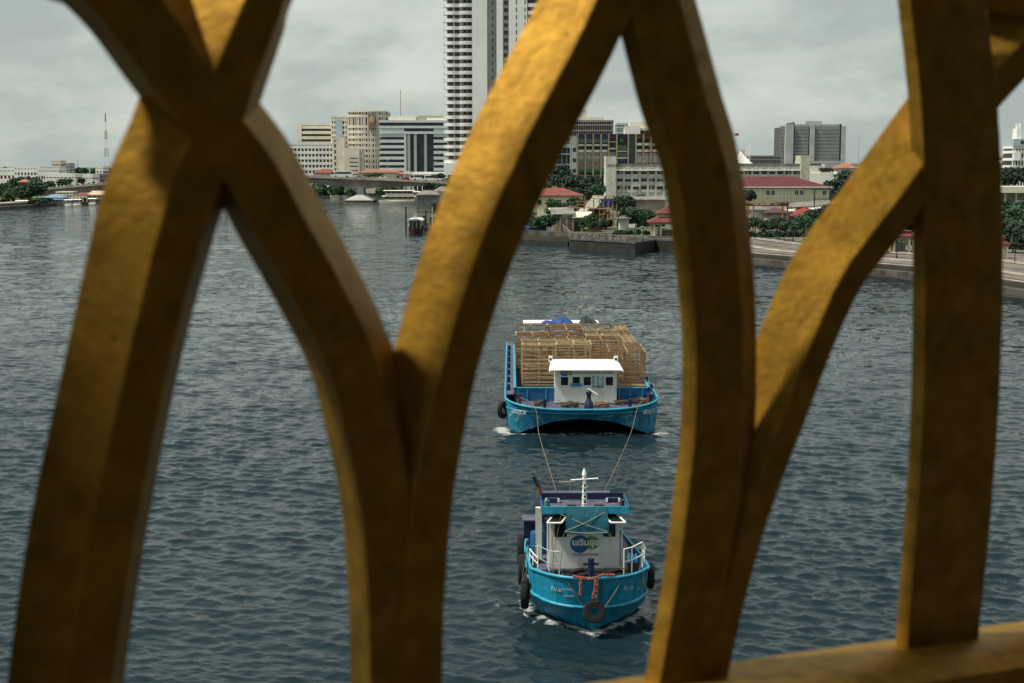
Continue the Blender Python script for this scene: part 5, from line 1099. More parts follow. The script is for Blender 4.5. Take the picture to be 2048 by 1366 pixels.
MB().box(Wd*.1, Wd*.6, 3, 14, Ht+.01, Ht+3).build('upper_room', cream, r_); MB().box(Wd*.55, Wd, 6, 14, Ht+.01, Ht+6.5).build('lift_room', tgr, r_)
# long four storey slab with stained stair towers
Dl = 520; s_ = Dl/F
r_, Wd, Ht = root_at('long four storey white block with stained stair towers behind the trees of the right bank', 1212, 1616, 328, Dl)
zf_ = lambda y: zp(y, Dl)-1.9
MB().box(.3, Wd-.3, .18, 13, 0, Ht-.3).build('wall', wstain, r_)
MB().box(0, Wd, -.3, 13.4, Ht-.8-3.2*0, Ht+.1).build('flat_roof', tin, r_)
MB().box(.2, Wd-.2, -1.1, .6, zf_(341.5), zf_(338.5)).build('sunshade', wht, r_)
for y in (353.5, 368.5, 384, 399):
    MB().box(.2, Wd-.2, -.05, .69, zf_(y+1), zf_(y-5)).build('floor_band', wstain, r_)
n = 24; bw_ = (Wd-3.6)/n
for i in range(n+1): MB().box(3.5+i*bw_-.35, 3.5+i*bw_+.35, -.10, .68, 0, Ht-1).build('pier', wstain, r_)
wi = 0; fr0 = None
for fy in (346, 361, 376):
    for i in range(n):
        x = 3.5+(i+.5)*bw_
        if fr0 is None:
            fr0 = MB().box(-bw_*.36, bw_*.36, .12, .66, -.95, .75).build('window', gdark, r_, loc=(x, 0, zf_(fy))); aw0 = MB().box(-bw_*.40, bw_*.40, -.5, .09, .78, .9).build('window_hood', wht, fr0); cu = MB().box(-.1, bw_*.2, .04, .09, -.9, .7).build('curtain', bbr, fr0)
        else:
            o = share(fr0, (x, 0, zf_(fy)))
            if rnd.random() < .5: share(aw0, (0, 0, rnd.uniform(-.25, 0)), o)
            if rnd.random() < .4: share(cu, (rnd.uniform(-.7, .5), 0, 0), o)
MB().box(-.3, 3.4, -1.6, 8, 0, zf_(313)).build('stair_tower', wstain, r_); MB().box(0.2, 3.0, -1.66, -1.58, zf_(333), zf_(328)).build('vent_grille', bbr, r_)
MB().box(Wd-3.3, Wd, -1.6, 8, 0, zf_(311)).build('stair_tower', mat('tower_cream', (.50, .50, .40), .9, streak=.6), r_)
# grey tower far right
Dg = 1150; s_ = Dg/F
gcl = mat('grey_cladding', (.30, .31, .32), .8, var=.1, scale=.1); r_, Wd, Ht = root_at('big grey gridded office tower standing alone on the skyline', 1558, 1687, 252, Dg)
gz = mat('grey_grid_glass', (.07, .07, .075), .5)
def panel(x0, x1, nf, nb, y0=0):
    a_, b_ = (x0-1558)*s_, (x1-1558)*s_; MB().box(a_, b_, y0+.5, 30, 0, Ht-1).build('glazing', gz, r_)
    fh_ = Ht/nf; q = MB().box(a_, b_, y0, y0+2, 0, fh_*.45).build('floor_band', gcl, r_)
    for i in range(1, nf+1): share(q, (0, 0, min(i*fh_, Ht-fh_*.45)))
    p = MB().box(0, (b_-a_)/nb*.45, y0-.15, y0+1, 0, Ht).build('mullion', gcl, r_, loc=(a_, 0, 0))
    for i in range(1, nb+1): share(p, (a_+(b_-a_)*i/nb*.97, 0, 0))
panel(1559, 1567, 17, 3, 2); panel(1586, 1613, 17, 12); panel(1625, 1675, 17, 22)
for x0, x1, dz, y0, m_ in ((1567.2, 1583, 1.2, -2, wgrey), (1583.1, 1585.8, 3, 1, gz), (1613.1, 1616, -.5, 1, gblue), (1616.1, 1624.8, .8, -1.5, wgrey), (1675.1, 1678.5, 1.5, 0, gblue), (1678.6, 1687, 0, -1, wgrey)):
    MB().box((x0-1558)*s_, (x1-1558)*s_, y0, 30, 0, Ht+dz).build('core_wall', m_, r_)
MB().box((1609-1558)*s_, (1641-1558)*s_, 3, 24, Ht+.01, zp(242, Dg)-1.9).build('roof_plant', wgrey, r_); MB().box((1570-1558)*s_, (1676-1558)*s_, 1, 28, Ht+.0, Ht+1.3).build('parapet', gcl, r_)
r_, Wd, Ht = root_at('low dark grey office block left of the big grey tower', 1500, 1560, 311, 1000); bands(r_, Wd, Ht, 20, 7, 14, mat('grey_dim', (.20, .20, .21)), gz, .3, .35, .3)
r_, Wd, Ht = root_at('low pale podium roofs at the foot of the big grey tower', 1600, 1680, 322, 900); bands(r_, Wd, Ht, 20, 4, 12, wgrey, gdark, .4, .25, .4)
tn = T('tent_roof', 'bright white peaked tent roof behind the long four storey block', 'tent', loc=(P(1485, 326, 700).x, 700, zp(327, 700)))
mb = MB(); pts = [(-5.2, 0), (-3.6, 1.6), (-1.4, 6.2), (-.2, 5.2), (1.2, 3.4), (3.4, 1.8), (4.7, .4)]
mb.grid([[Vector((x, -3+.3*z, 0)) for x, z in pts], [Vector((x*.9, 0, z)) for x, z in pts], [Vector((x, 4-.2*z, 0)) for x, z in pts]]); mb.build('membrane', twh, tn, smooth=60)
MB().box(-.2-1.2, 1.6, 3, 5, -1, 6).build('rear_wall', mat('wall_peach', (.55, .36, .28)), tn)
for i in range(4): MB().box(-.9+i*.7, -.7+i*.7, 3.2, 3.6, 6, 7.0).build('finial', orange, tn)
for z in (-2.0,): MB().box(-5, 4.5, -2.6, 4, -zp(327, 700)+2, z).build('plinth', wstain, tn)
for x in (-4.6, -1.5, 1.5, 4.2): MB().box(x-.15, x+.15, -2.5, -2.2, -2, .1).build('post', wgrey, tn)
fp = T('flagpole', 'thin white flagpole beside the white tent roof', 'flagpole', loc=(P(1499, 300, 690).x, 690, 1.9)); MB().tube([(0, 0, 0), (0, 0, zp(289, 690)-1.9)], .16, 6).build('pole', twh, fp)
cn = T('tower_crane', 'thin orange tower crane jib on the skyline above the white tent roof', 'crane', loc=(P(1462, 300, 1000).x, 1000, 1.9)); hc = zp(270, 1000)-1.9
MB().bar((0, 0, 0), (0, 0, hc+2), .8).build('mast', orange, cn); MB().bar((-14, 0, hc), (5, 0, hc), .5).build('jib', orange, cn); MB().box(2.8, 5, -.6, .6, hc-.6, hc+1.3).build('counterweight', orange, cn)
# skyline masts
for x, yt, D, lab, m_ in ((213, 226, 1300, 'tall red and white lattice mast on the left skyline', orange), (154, 318, 1200, 'short thin mast on the left skyline right of the pale twin blocks', wgrey), (1551, 268, 1200, 'thin antenna mast at the left edge of the big grey tower', wgrey), (1717, 270, 1200, 'faint thin mast right of the big grey tower', wgrey)):
    ms = T('radio_mast', lab, 'mast', loc=(P(x, 300, D).x, D, 1.9)); h_ = zp(yt, D)-1.9
    if x == 213:
        for i in range(8):
            m2 = orange if i % 2 == 0 else twh; z0, z1 = h_*(1-(i+1)/8), h_*(1-i/8); w0_, w1_ = 4.0*(1-z0/h_)+.35, 4.0*(1-z1/h_)+.3
            sg = MB()
            for sx in (-1, 1):
                for sy in (-1, 1): sg.bar((sx*w0_/2, sy*w0_/2, z0), (sx*w1_/2, sy*w1_/2, z1), .24)
            n = 3 if i < 5 else 2
            for k_ in range(n):
                za, zb_ = z0+(z1-z0)*k_/n, z0+(z1-z0)*(k_+1)/n; wa, wb = w0_+(w1_-w0_)*k_/n, w0_+(w1_-w0_)*(k_+1)/n
                sg.bar((-wa/2, -wa/2, za), (wb/2, -wb/2, zb_), .16).bar((wa/2, -wa/2, za), (-wb/2, -wb/2, zb_), .16)
            sg.build('lattice_segment', m2, ms)
    else: MB().tube([(0, 0, 0), (0, 0, h_)], .25, 5).build('pole', m_, ms)
# yellow house with maroon roof
Dy = 345; s_ = Dy/F
yh, Wd, he = house('long pale yellow house with a maroon hipped roof and paired windows, before the white block', 1440, 1657, 374, 353, Dy, 13, ywall, maroon, 7.5, wz=None)
hw_ = yh
z_ = lambda y: zp(y, Dy)-1.9
for xc in (1540, 1597, 1652):
    for dx in (-5, 5):
        if xc == 1652 and dx > 0: continue
        x = (xc+dx-1440)*s_; f_ = MB().box(x-.50, x+.50, -.09, .03, z_(391), z_(380)).build('window', wht, yh); MB().box(x-.40, x+.40, -.13, -.08, z_(390), z_(381)).build('window_pane', gdark, f_); MB().box(x-.03, x+.03, -.16, -.131, z_(390), z_(381)).build('glazing_bar', wht, f_)
bt0 = MB().box(-.05, .05, -.05, .02, z_(402), z_(376)).build('wall_batten', wht, yh, loc=(1.0, 0, 0))
for i in range(1, 30): share(bt0, (1.0+i*.87, 0, 0)) if abs(((1.0+i*.87)/s_+1440)-1540) > 10 and abs(((1.0+i*.87)/s_+1440)-1597) > 10 else None
MB().box(0, Wd, -.12, .0, z_(394), z_(393)).build('string_course', wht, yh); MB().box(-.7, Wd+.7, -.85, -.62, z_(375.2), z_(373.4)).build('gutter', wht, yh)
MB().tube([(Wd+.5, -.7, z_(374)), (Wd+.4, -.6, z_(380)), (Wd-.3, -.15, z_(383)), (Wd-.3, -.15, z_(400))], .09, 6).build('drain_pipe', wht, yh)
# covered walkways below it
r_, Wd, _ = root_at('grey lean-to roofs of a market below the yellow house', 1577, 1668, 400, 330, 0, 1.9, 'market hall', 'market_hall')
z3 = lambda y: zp(y, 330)-1.9
mb = MB(); mb.quadbox([(0, -6, z3(414)), (Wd, -6, z3(406)), (Wd, 6, z3(402)), (0, 6, z3(409)), (0, -6, z3(413.2)), (Wd, -6, z3(405)), (Wd, 6, z3(401)), (0, 6, z3(408))]); mb.build('roof', tin, r_)
mb = MB(); mb.quadbox([(-2, -9, z3(421)), (Wd, -9, z3(414)), (Wd, -6.5, z3(411)), (-2, -6.5, z3(418)), (-2, -9, z3(420.2)), (Wd, -9, z3(413)), (Wd, -6.5, z3(410)), (-2, -6.5, z3(417))]); mb.build('lower_roof', wstain, r_)
for i in range(7): MB().box(Wd*i/6-.1, Wd*i/6+.1, -5.8, -5.6, 0, z3(413)-i*.12+.05).build('post', bdark, r_)
MB().box(0, Wd, 1, 5.5, 0, z3(416)).build('stall_wall', bbr, r_)
r_ = T('utility_frame', 'dark post and beam frame standing before the right end of the yellow house', 'frame', loc=(P(1629, 400, 325).x, 325, 1.9))
for x in (0, 3.7): MB().box(x-.12, x+.12, -.1, .1, 0, zp(379.5, 325)-1.9).build('post', steel, r_)
MB().box(-.6, 4.2, -.14, .14, zp(379.4, 325)-1.9, zp(378, 325)-1.9).build('beam', steel, r_); MB().box(-.2, 4.0, -.14, .14, zp(399, 325)-1.9, zp(397.5, 325)-1.9).build('beam', steel, r_)
# orange portal
r_, Wd, _ = root_at('orange painted steel portal frame with pale panels behind the promenade trees', 1491, 1577, 400, 300, 0, 1.9, 'gateway', 'gateway')
z3 = lambda y: zp(y, 300)-1.9; om = mat('portal_orange', (.36, .15, .07), .8, var=.25, scale=.8)
for x in (.6, 1.7, Wd-1.2, Wd-.2): MB().box(x-.14, x+.14, -.15, .15, 0, z3(403) if x < 5 else z3(404)).build('column', om, r_)
MB().box(-1, Wd+.2, -.2, .2, z3(408), z3(405)).build('girder', om, r_); MB().box(-1, Wd, -.16, .16, z3(412), z3(408.1)).build('truss', mat('portal_dark', (.12, .05, .03)), r_)
for x in (1.6, 3.0, 4.2, 6.0): MB().box(x, x+1.1, -.24, -.17, z3(409.8), z3(407.2)).build('pale_panel', kerbl, r_)
MB().box(Wd-3, Wd+.6, -.6, .8, z3(402.6), z3(401.4)).build('canopy', tin, r_)
house('low pale grey roofed shed behind the orange portal', 1500, 1540, 419, 411, 312, 8, wstain, tin, 2, cat='shed')
house('dark maroon roofed low house behind the right half of the orange portal', 1535, 1580, 425, 415, 308, 8, bbr, mat('roof_dark_red', (.09, .03, .03)), 2.5)
house('small house with a bright red hipped roof right of the orange portal', 1583, 1648, 431, 414, 316, 9, bbr, mat('roof_bright_red', (.22, .035, .032), .8, var=.2, scale=.6), 4)
# buildings at right, white terraces
r_, Wd, Ht = root_at('low white terrace building with a dark opening right of the four storey block', 1617, 1705, 338, 560)
z5 = lambda y: zp(y, 560)-1.9
MB().box(0, Wd, 0, 14, 0, z5(347)).build('wall', wht, r_); MB().box(Wd*.0, Wd*.8, 1, 13, z5(346.9), z5(342)).build('upper_room', cream, r_); MB().box(Wd*.25, Wd*.95, .9, 6, z5(344), z5(336)).build('dark_roof', gdark, r_)
for i in range(4): MB().box(Wd*i/4, Wd*i/4+.35, -.05, .4, z5(347), z5(342)).build('parapet_post', cream, r_)
MB().box(Wd*.05, Wd*.35, 3, 9, z5(342), z5(332)).build('room', wstain, r_); MB().box(Wd*.4, Wd*.75, 4, 10, z5(338), z5(328)).build('room', wgrey, r_)
house('salmon roofed pavilion right of the low white terrace building', 1676, 1712, 336, 325, 540, 9, cream, orange, 3)
r_, Wd, Ht = root_at('white classical building with arched gable and rows of windows at the right edge', 2021, 2090, 292, 700)
bands(r_, Wd, Ht, 14, 7, 12, wht, gdark, .35, .4, .4); MB().box(0, Wd, -1, 14, Ht+.01, Ht+3.4).build('attic', pblue, r_); MB().box(Wd*.16, Wd*.30, 3, 9, Ht+3.41, Ht+8.5).build('roof_tower', wht, r_); MB().box(Wd*.02, Wd*.2, -1.5, -.1, Ht-7, Ht-3).build('gable', wht, r_)
MB().box(Wd*.2, Wd*.5, -1.1, -1.02, Ht+1, Ht+2.6).build('attic_window', gdark, r_)
for dx in (.18, .27): MB().box(Wd*dx, Wd*dx+.8, 5, 6, Ht+8.51, Ht+11).build('chimney', wht, r_)
r_, Wd, Ht = root_at('low peach building at the right edge beside the vertical gold bar', 2000, 2012, 310, 720)
bands(r_, Wd, Ht, 10, 5, 3, mat('wall_peach2', (.5, .36, .28)), gdark, .4, .3, .3)
r_, Wd, Ht = root_at('long flat white roofed hall half hidden by trees at the right edge', 1960, 2110, 373, 330)
MB().box(0, Wd, -3, 10, Ht-1.4, Ht).build('roof_slab', cream, r_); MB().box(.5, Wd, 0, 9, 0, Ht-1.41).build('wall', bdark, r_)
for i in range(8): MB().box(Wd*i/7-.15, Wd*i/7+.15, -2.6, -2.3, 0, Ht-1.41).build('pillar', wgrey, r_)
# ---- small houses in front
house('cream house with a red hipped roof among the trees of the right bank', 1050, 1166, 391, 376, 385, 12, ywall, redroof, 5, nw=6, wz=4.5)
house('second red hipped roof rising in front of the cream house', 1076, 1140, 386, 372, 392, 9, ywall, redroof, 5)
dbl, Wd, he = house('small pale blue house with white trim beside the scaffolded roof', 1104, 1140, 418, 415.5, 338, 8, mat('wall_blue_grey', (.26, .34, .38), .8, var=.15, scale=.5), wht, 2)
f_ = MB().box(1.1, 2.6, -.10, .02, he*.55, he*.82).build('window', wht, dbl); MB().box(1.25, 2.45, -.14, -.09, he*.57, he*.80).build('window_pane', gdark, f_)
house('low dark brown roofed house behind the pale blue house', 1128, 1160, 416, 411, 346, 9, bbr, mat('roof_brown', (.10, .045, .035)), 3)
sh = T('riverside_shack', 'riverside shack with a patched tin and canvas roof, below the pale blue house', 'shack', loc=(P(1105, 440, 325).x, 325, 1.9))
MB().box(0, 8.5, 0, 5, 0, 3.0).build('wall', bbr, sh)
for x0, x1, z0, z1, m_ in ((-.4, 5, 3.9, 5.0, tin), (4.4, 9.2, 3.2, 4.2, cream)): MB().quadbox([(x0, -1.5, z0-.1), (x1, -1.5, z0), (x1, 5, z1), (x0, 5, z1), (x0, -1.5, z0+.05), (x1, -1.5, z0+.15), (x1, 5, z1+.15), (x0, 5, z1+.15)]).build('roof', m_, sh)
for x in (.2, 1.7, 3.2, 4.6, 6.6, 8.6): MB().box(x-.08, x+.08, -1.3, -1.1, 0, 3.6).build('post', kerbl, sh)
for x in (1.0, 2.0, 3.2): MB().box(x, x+.55, -1.0, -.7, .2, 1.8).build('orange_door', mat('orange_door', (.40, .20, .11)), sh)
MB().box(7.0, 8.2, -1.6, -1.45, .6, 2.0).build('notice_board', mat('board_yellow', (.50, .48, .30)), sh)
MB().box(5.0, 6.2, -.2, -.05, 0, 2.2).build('doorway', gdark, sh)
# scaffolded steep roof with blue tarp
Ds = 332; s_ = Ds/F
sc = T('scaffolded_house', 'steep thatched roof under repair in bamboo scaffolding with blue tarpaulins', 'house', loc=(P(1168, 440, Ds).x, Ds, 1.9)); z4 = lambda y: zp(y, Ds)-1.9; X4 = lambda x: (x-1168)*s_
thatch = mat('thatch', (.33, .31, .25), .95, var=.3, scale=1.6, wear=(.10, .08, .06), wscale=1.5, wthr=.56)
MB().quadbox([(X4(1168), -1, z4(416)), (X4(1192), -1, z4(417)), (X4(1214), 5, z4(393)), (X4(1189), 5, z4(392)), (X4(1168), -1.1, z4(415)), (X4(1192), -1.1, z4(416)), (X4(1214), 4.9, z4(391.5)), (X4(1189), 4.9, z4(391))]).build('roof_slope', thatch, sc)
MB().quadbox([(X4(1192.5), -1, z4(417)), (X4(1222), 6, z4(416)), (X4(1214.5), 5.2, z4(393)), (X4(1214), 4.8, z4(392)), (X4(1193), 1, z4(417)), (X4(1222), 8, z4(416)), (X4(1214.5), 6.2, z4(393)), (X4(1214), 5.8, z4(392))]).build('gable', brown, sc)
MB().quadbox([(X4(1151), -3, z4(429)), (X4(1176), -3, z4(429)), (X4(1180), 1, z4(418)), (X4(1160), 1, z4(418)), (X4(1151), -3, z4(428)), (X4(1176), -3, z4(428)), (X4(1180), 1, z4(417)), (X4(1160), 1, z4(417))]).build('lower_roof', mat('thatch_pale', (.42, .40, .33), .9, var=.2), sc)
MB().box(X4(1172), X4(1215), 2, 7, 0, z4(419)).build('wall', mat('wall_dark_brown', (.07, .04, .028)), sc)  # wall in one plain dark brown
def drape(name, x0, x1, y0, y1, D_, sk, label=None):
    rows = []
    for j in range(8):
        v = j/7; rows.append([Vector((X4(x0)+(X4(x1)-X4(x0))*u_+sk*v*(1-u_), D_+.25*math.sin(u_*14+v*3)*v, z4(y0)+(z4(y1)-z4(y0))*v*(.82+.18*math.sin(u_*9)))) for u_ in [k_/14 for k_ in range(15)]])
    m = MB(); m.grid(rows); m.grid([[p+Vector((0, .05, 0)) for p in r2] for r2 in rows]); m.build(name, tb2, sc, smooth=60)
tb2 = mat('tarp_paler_blue', (.04, .07, .26), .7, var=.35, scale=1.2)  # blue cloth, a little paler than the other blue tarpaulins
drape('blue_tarpaulin', 1199, 1224, 398, 416, -1.4, .6); drape('blue_tarpaulin', 1209, 1219, 423, 438, -1.5, 1.2)
bam = mat('bamboo', (.30, .16, .07), .8, var=.3, scale=1.5)
for x, y0_ in ((1154, 402), (1167, 402), (1198, 399), (1207, 396), (1215, 393), (1224, 389), (1233, 408), (1185, 394)):
    MB().tube([(X4(x), -1.9, 0), (X4(x+rnd.uniform(-2, 2)), -1.9, z4(y0_))], .10, 5).build('scaffold_pole', bam, sc)
for x0, x1, y in ((1152, 1170, 403), (1152, 1172, 409), (1152, 1170, 415), (1180, 1228, 397), (1196, 1232, 418), (1196, 1236, 428), (1196, 1238, 438), (1188, 1226, 391.5)):
    MB().tube([(X4(x0), -2.1, z4(y)), (X4(x1), -2.1, z4(y+rnd.uniform(-.5, .5)))], .08, 5).build('scaffold_pole', bam, sc)
for x0, x1, y0_, y1_ in ((1198, 1212, 440, 422), (1216, 1228, 418, 445), (1200, 1226, 430, 412)): MB().tube([(X4(x0), -2.2, z4(y0_)), (X4(x1), -2.2, z4(y1_))], .08, 5).build('scaffold_brace', bam, sc)
house('small pale hut with a mossy roof right of the scaffolded house', 1240, 1258, 436, 431, 318, 5, wstain, tin, 1.5)
house('low grey flat roofed house in front of the four storey block', 1262, 1330, 399, 392, 430, 9, bbr, tin, 1.0, cat='house')
# sala pavilions
def sala(label, xc, ybase, ytop, ywide, wpx, D, zb, posts=4):
    s_ = D/F; r_ = T('pavilion', label, 'pavilion', loc=(P(xc, 450, D).x, D, zb)); w = wpx*s_/2
    ze, zt_ = zp(ywide, D)-zb, zp(ytop, D)-zb; zm = ze+(zt_-ze)*.40
    hiproof(-w, w, -w*.8, w*.8, ze, zm+.9, w*.95, 0).build('lower_roof', redr, r_)
    MB().box(-w*.60, w*.60, -w*.48, w*.48, zm-.35, zm+.15).build('clerestory', kerbl, r_)
    hiproof(-w*.62, w*.62, -w*.5, w*.5, zm+.42, zt_, w*.52, .2).build('upper_roof', redr, r_)
    MB().box(-w*.9, w*.9, -w*.7, w*.7, ze-.50, ze-.26).build('eave_board', kerbl, r_)
    for x in (-.78, -.5, .5, .78): 
        for y in (-.62, .62): MB().box(x*w-.17, x*w+.17, y*w*.9-.17, y*w*.9+.17, 0, ze-.51).build('column', ywall, r_)
    MB().box(-w, w, -w*.85, w*.85, -.5, 0).build('plinth', paving, r_)
    MB().box(-w*.5, w*.5, w*.3, w*.4, 0, 1.1).build('bench_back', bdark, r_)
redr = mat('sala_red', (.14, .030, .028), .8, var=.2, scale=.7)
sala('red two tier roofed pavilion with cream columns behind the right leg of the middle arch', 1342, 470, 410, 443, 92, 298, 2.3)
sala('small red roofed pavilion with white eaves on the right promenade', 1800, 512, 458, 471, 60, 232, 2.9)
sala('red roofed pavilion at the right edge, half hidden by the vertical gold bar', 1988, 520, 468, 487, 56, 215, 2.9)
for i, (x, yb, yt, lab) in enumerate(((1236, 467, 432, 'dark lamp post on the jetty right of the scaffolded house'), (1286, 483, 455, 'dark lamp post at the foot of the jetty before the red pavilion'), (1568, 489, 452, 'dark lamp post among the promenade trees'), (1793, 518, 480, 'dark lamp post in front of the small red pavilion'), (2029, 530, 500, 'dark lamp post at the right edge of the promenade'))):
    p = W(x, yb, 2.3); lp = T('lamp_post', lab, 'lamp post', loc=p); h_ = zp(yt, p.y)-2.3
    MB().tube([(0, 0, 0), (0, 0, .5), (0, 0, .55), (0, 0, h_-.4)], [.16, .14, .07, .05], 6).build('pole', steel, lp); MB().tube([(0, 0, h_-.4), (0, 0, h_-.1), (0, 0, h_)], [.12, .2, .05], 6).build('lantern', steel, lp)
# parked boats / blue tarp by embankment
tag(MB().blob((0, 0, 0), 3.0, 1.5, 1.7, 12, 8, .12).build('tarpaulin', tarpb, smooth=60, loc=W(1068, 459, 2.6)), 'blue tarpaulin heap on the embankment below the trees', 'tarpaulin')
for x, lab in ((1249, 'left of two small white boats laid up behind the jetty'), (1264, 'right of two small white boats laid up behind the jetty')):
    p = W(x, 455, 2.4); bt_ = T('skiff', lab, 'boat', loc=p); h = MB(); oo = [(-2, .5), (-1.2, 0), (1.2, 0), (2, .5), (1.2, 1), (-1.2, 1)]
    h.grid([[Vector((a_*.8*.6, b_*.8, 0)) for a_, b_ in oo], [Vector((a_*.6, b_, .8)) for a_, b_ in oo]], True); h.f.append(tuple(range(6, 12))); h.build('hull', twh, bt_)
    MB().box(-.3, .3, .1, .9, .801, .9).build('thwart', bam, bt_)
# ---------------------------------------------------------------- trees, right bank
ptree(1128, 326, 402, 420, 62, 'dark tiered tree with ragged crown left of the stair tower', 'tier', 3, low=.15)
ptree(1128, 345, 404, 412, 84, 'broad dark tree below the tiered tree', 'wide', 0, low=.2)
ptree(1172, 347, 404, 425, 66, 'round dark tree in front of the green construction nets', 'round', 0); ptree(1196, 360, 405, 400, 50, 'round mid green tree against the stained stair tower', 'round', 1)
ptree(1095, 352, 402, 430, 60, 'dark tree at the left end of the tree group, beside the gold bar', 'round', 0); ptree(1150, 366, 408, 408, 56, 'low round tree above the red hipped roof', 'round', 1)
ptree(1108, 392, 440, 350, 38, 'round green tree in front of the cream house wall', 'round', 1, low=.1); ptree(1132, 397, 442, 352, 40, 'low round tree right of the cream house', 'round', 0, low=.1); ptree(1152, 386, 430, 356, 42, 'bushy tree between the cream house and the scaffolded roof', 'round', 1, low=.1)
ptree(1235, 381, 432, 360, 46, 'round dark tree right of the scaffolded roof top', 'round', 0, low=.1); ptree(1258, 384, 430, 372, 30, 'small dark tree before the low grey roof', 'round', 0); ptree(1279, 383, 412, 440, 24, 'small bushy tree against the four storey block', 'round', 1)
ptree(1272, 402, 458, 320, 52, 'large round tree left of the red two tier pavilion', 'round', 1, low=.1); ptree(1296, 408, 456, 326, 44, 'dark round tree directly behind the red two tier pavilion', 'round', 0, low=.1); ptree(1250, 410, 452, 328, 34, 'small dark tree above the laid up boats', 'round', 0, low=.1)
ptree(1072, 424, 462, 316, 50, 'leafy tree over the blue tarpaulin heap', 'round', 1, low=.05); ptree(1096, 420, 460, 318, 40, 'leafy tree left of the riverside shack', 'round', 0, low=.05); ptree(1050, 415, 462, 330, 48, 'dark tree beside the gold bar on the embankment', 'round', 0, low=.05)
ptree(1185, 420, 452, 322, 34, 'shrubby tree in front of the scaffolding', 'round', 1, low=.0); ptree(1168, 430, 458, 318, 24, 'low green bush tree by the yellow notice board', 'round', 1, low=.0); ptree(1198, 437, 460, 314, 46, 'broad low bush under the scaffolded house', 'wide', 0, low=.0)
for i, (x, yt, w_) in enumerate(((1500, 431, 38), (1512, 428, 40), (1533, 433, 40), (1556, 430, 42), (1561, 432, 38), (1588, 430, 46), (1610, 424, 42), (1632, 428, 42), (1652, 432, 40))):
    ptree(x, yt, 479+i*1.4, 283-i*4.2, w_, f'round street tree on bare trunk in the promenade row, {ordn[i]} from the left', 'round', 0 if i % 3 else 1, 'street trees in a row along the promenade', low=.38)
shrub_mass('hedge', 'dark hedge running behind the promenade street trees', 1495, 1700, 463, 474, 292, 4, 5000, .35, 3, 5, 'hedge')
ptree(1497, 372, 410, 330, 36, 'dark tree against the left end of the yellow house', 'round', 3, low=.1)
ptree(1628, 413, 455, 306, 44, 'dark round tree below the bright red roof', 'round', 0); ptree(1660, 398, 455, 308, 60, 'dark broad tree right of the bright red roof', 'round', 3)
ptree(1690, 330, 420, 400, 70, 'large dark tree rising right of the yellow house', 'round', 3, low=.1); ptree(1665, 348, 420, 420, 60, 'dark tree behind the right end of the maroon roof', 'round', 3, low=.1); ptree(1730, 322, 420, 410, 80, 'tall dark tree behind the bright gold diagonal bar', 'round', 0, low=.1)
for i, (x, yt, yb, w_, D_, mi) in enumerate(((1760, 400, 500, 90, 262, 0), (1800, 395, 490, 90, 270, 1), (1840, 390, 500, 80, 266, 0), (1745, 350, 450, 90, 340, 3))):
    ptree(x, yt, yb, D_, w_, f'large park tree behind the small red pavilion, {ordn[i]} from the left', 'round', mi, low=.15)
for i, (x, yt, yb, w_, D_, mi) in enumerate(((2020, 380, 510, 90, 250, 1), (2050, 395, 515, 90, 240, 0), (2075, 385, 520, 100, 236, 1), (2030, 425, 520, 70, 228, 0), (2095, 420, 540, 90, 215, 1), (1990, 400, 510, 80, 240, 0))):
    ptree(x, yt, yb, D_, w_, ('leafy park tree at the right edge, '+['topmost beside the gold bar', 'second, just right of it', 'outermost one', 'lower one over the red roof', 'lowest outer one', 'mostly hidden by the gold bar'][i]), 'round', mi, low=.08)
for i, (x, yt, w_, D_) in enumerate(((2010, 322, 60, 420), (2040, 326, 60, 410), (2075, 320, 70, 400))): ptree(x, yt, 380, D_, w_, f'dark tree behind the long white flat roof at the right edge, {ordn[i]} from the left', 'round', 3, low=.1)
shrub_mass('ground_cover', 'low shrubs and ground cover between the houses of the right bank', 1045, 1330, 436, 452, 334, 10, 9000, .5, 0, 8); shrub_mass('jetty_plants', 'reddish green planting bed behind the jetty balustrade', 1232, 1300, 461, 468, 296, 3, 1500, .3, 1, 9)
shrub_mass('far_greenery', 'low green belt of far trees beyond the road bridge', 632, 905, 366, 388, 772, 8, 9000, .9, 2, 12, 'greenery'); shrub_mass('park_shrubs', 'dark shrubs behind the right promenade', 1690, 2120, 470, 505, 250, 8, 9000, .4, 0, 13)
ptree(752, 342, 356, 720, 26, 'light green tree behind the road bridge right of the pier', 'round', 2, low=.05); ptree(738, 345, 356, 725, 20, 'small light green tree behind the road bridge above the pier', 'round', 2, low=.05); ptree(882, 343, 360, 660, 34, 'dark green tree at the foot of the high-rise', 'round', 0, low=.05)
ptree(862, 362, 392, 500, 38, 'dark tree above the grey warehouse roof', 'round', 3, low=.05); ptree(880, 360, 400, 480, 40, 'dark tree between the warehouse and the gold bar', 'round', 3, low=.05); ptree(872, 398, 430, 400, 22, 'shrubby tree at the right corner of the grey warehouse', 'round', 0, low=.0)
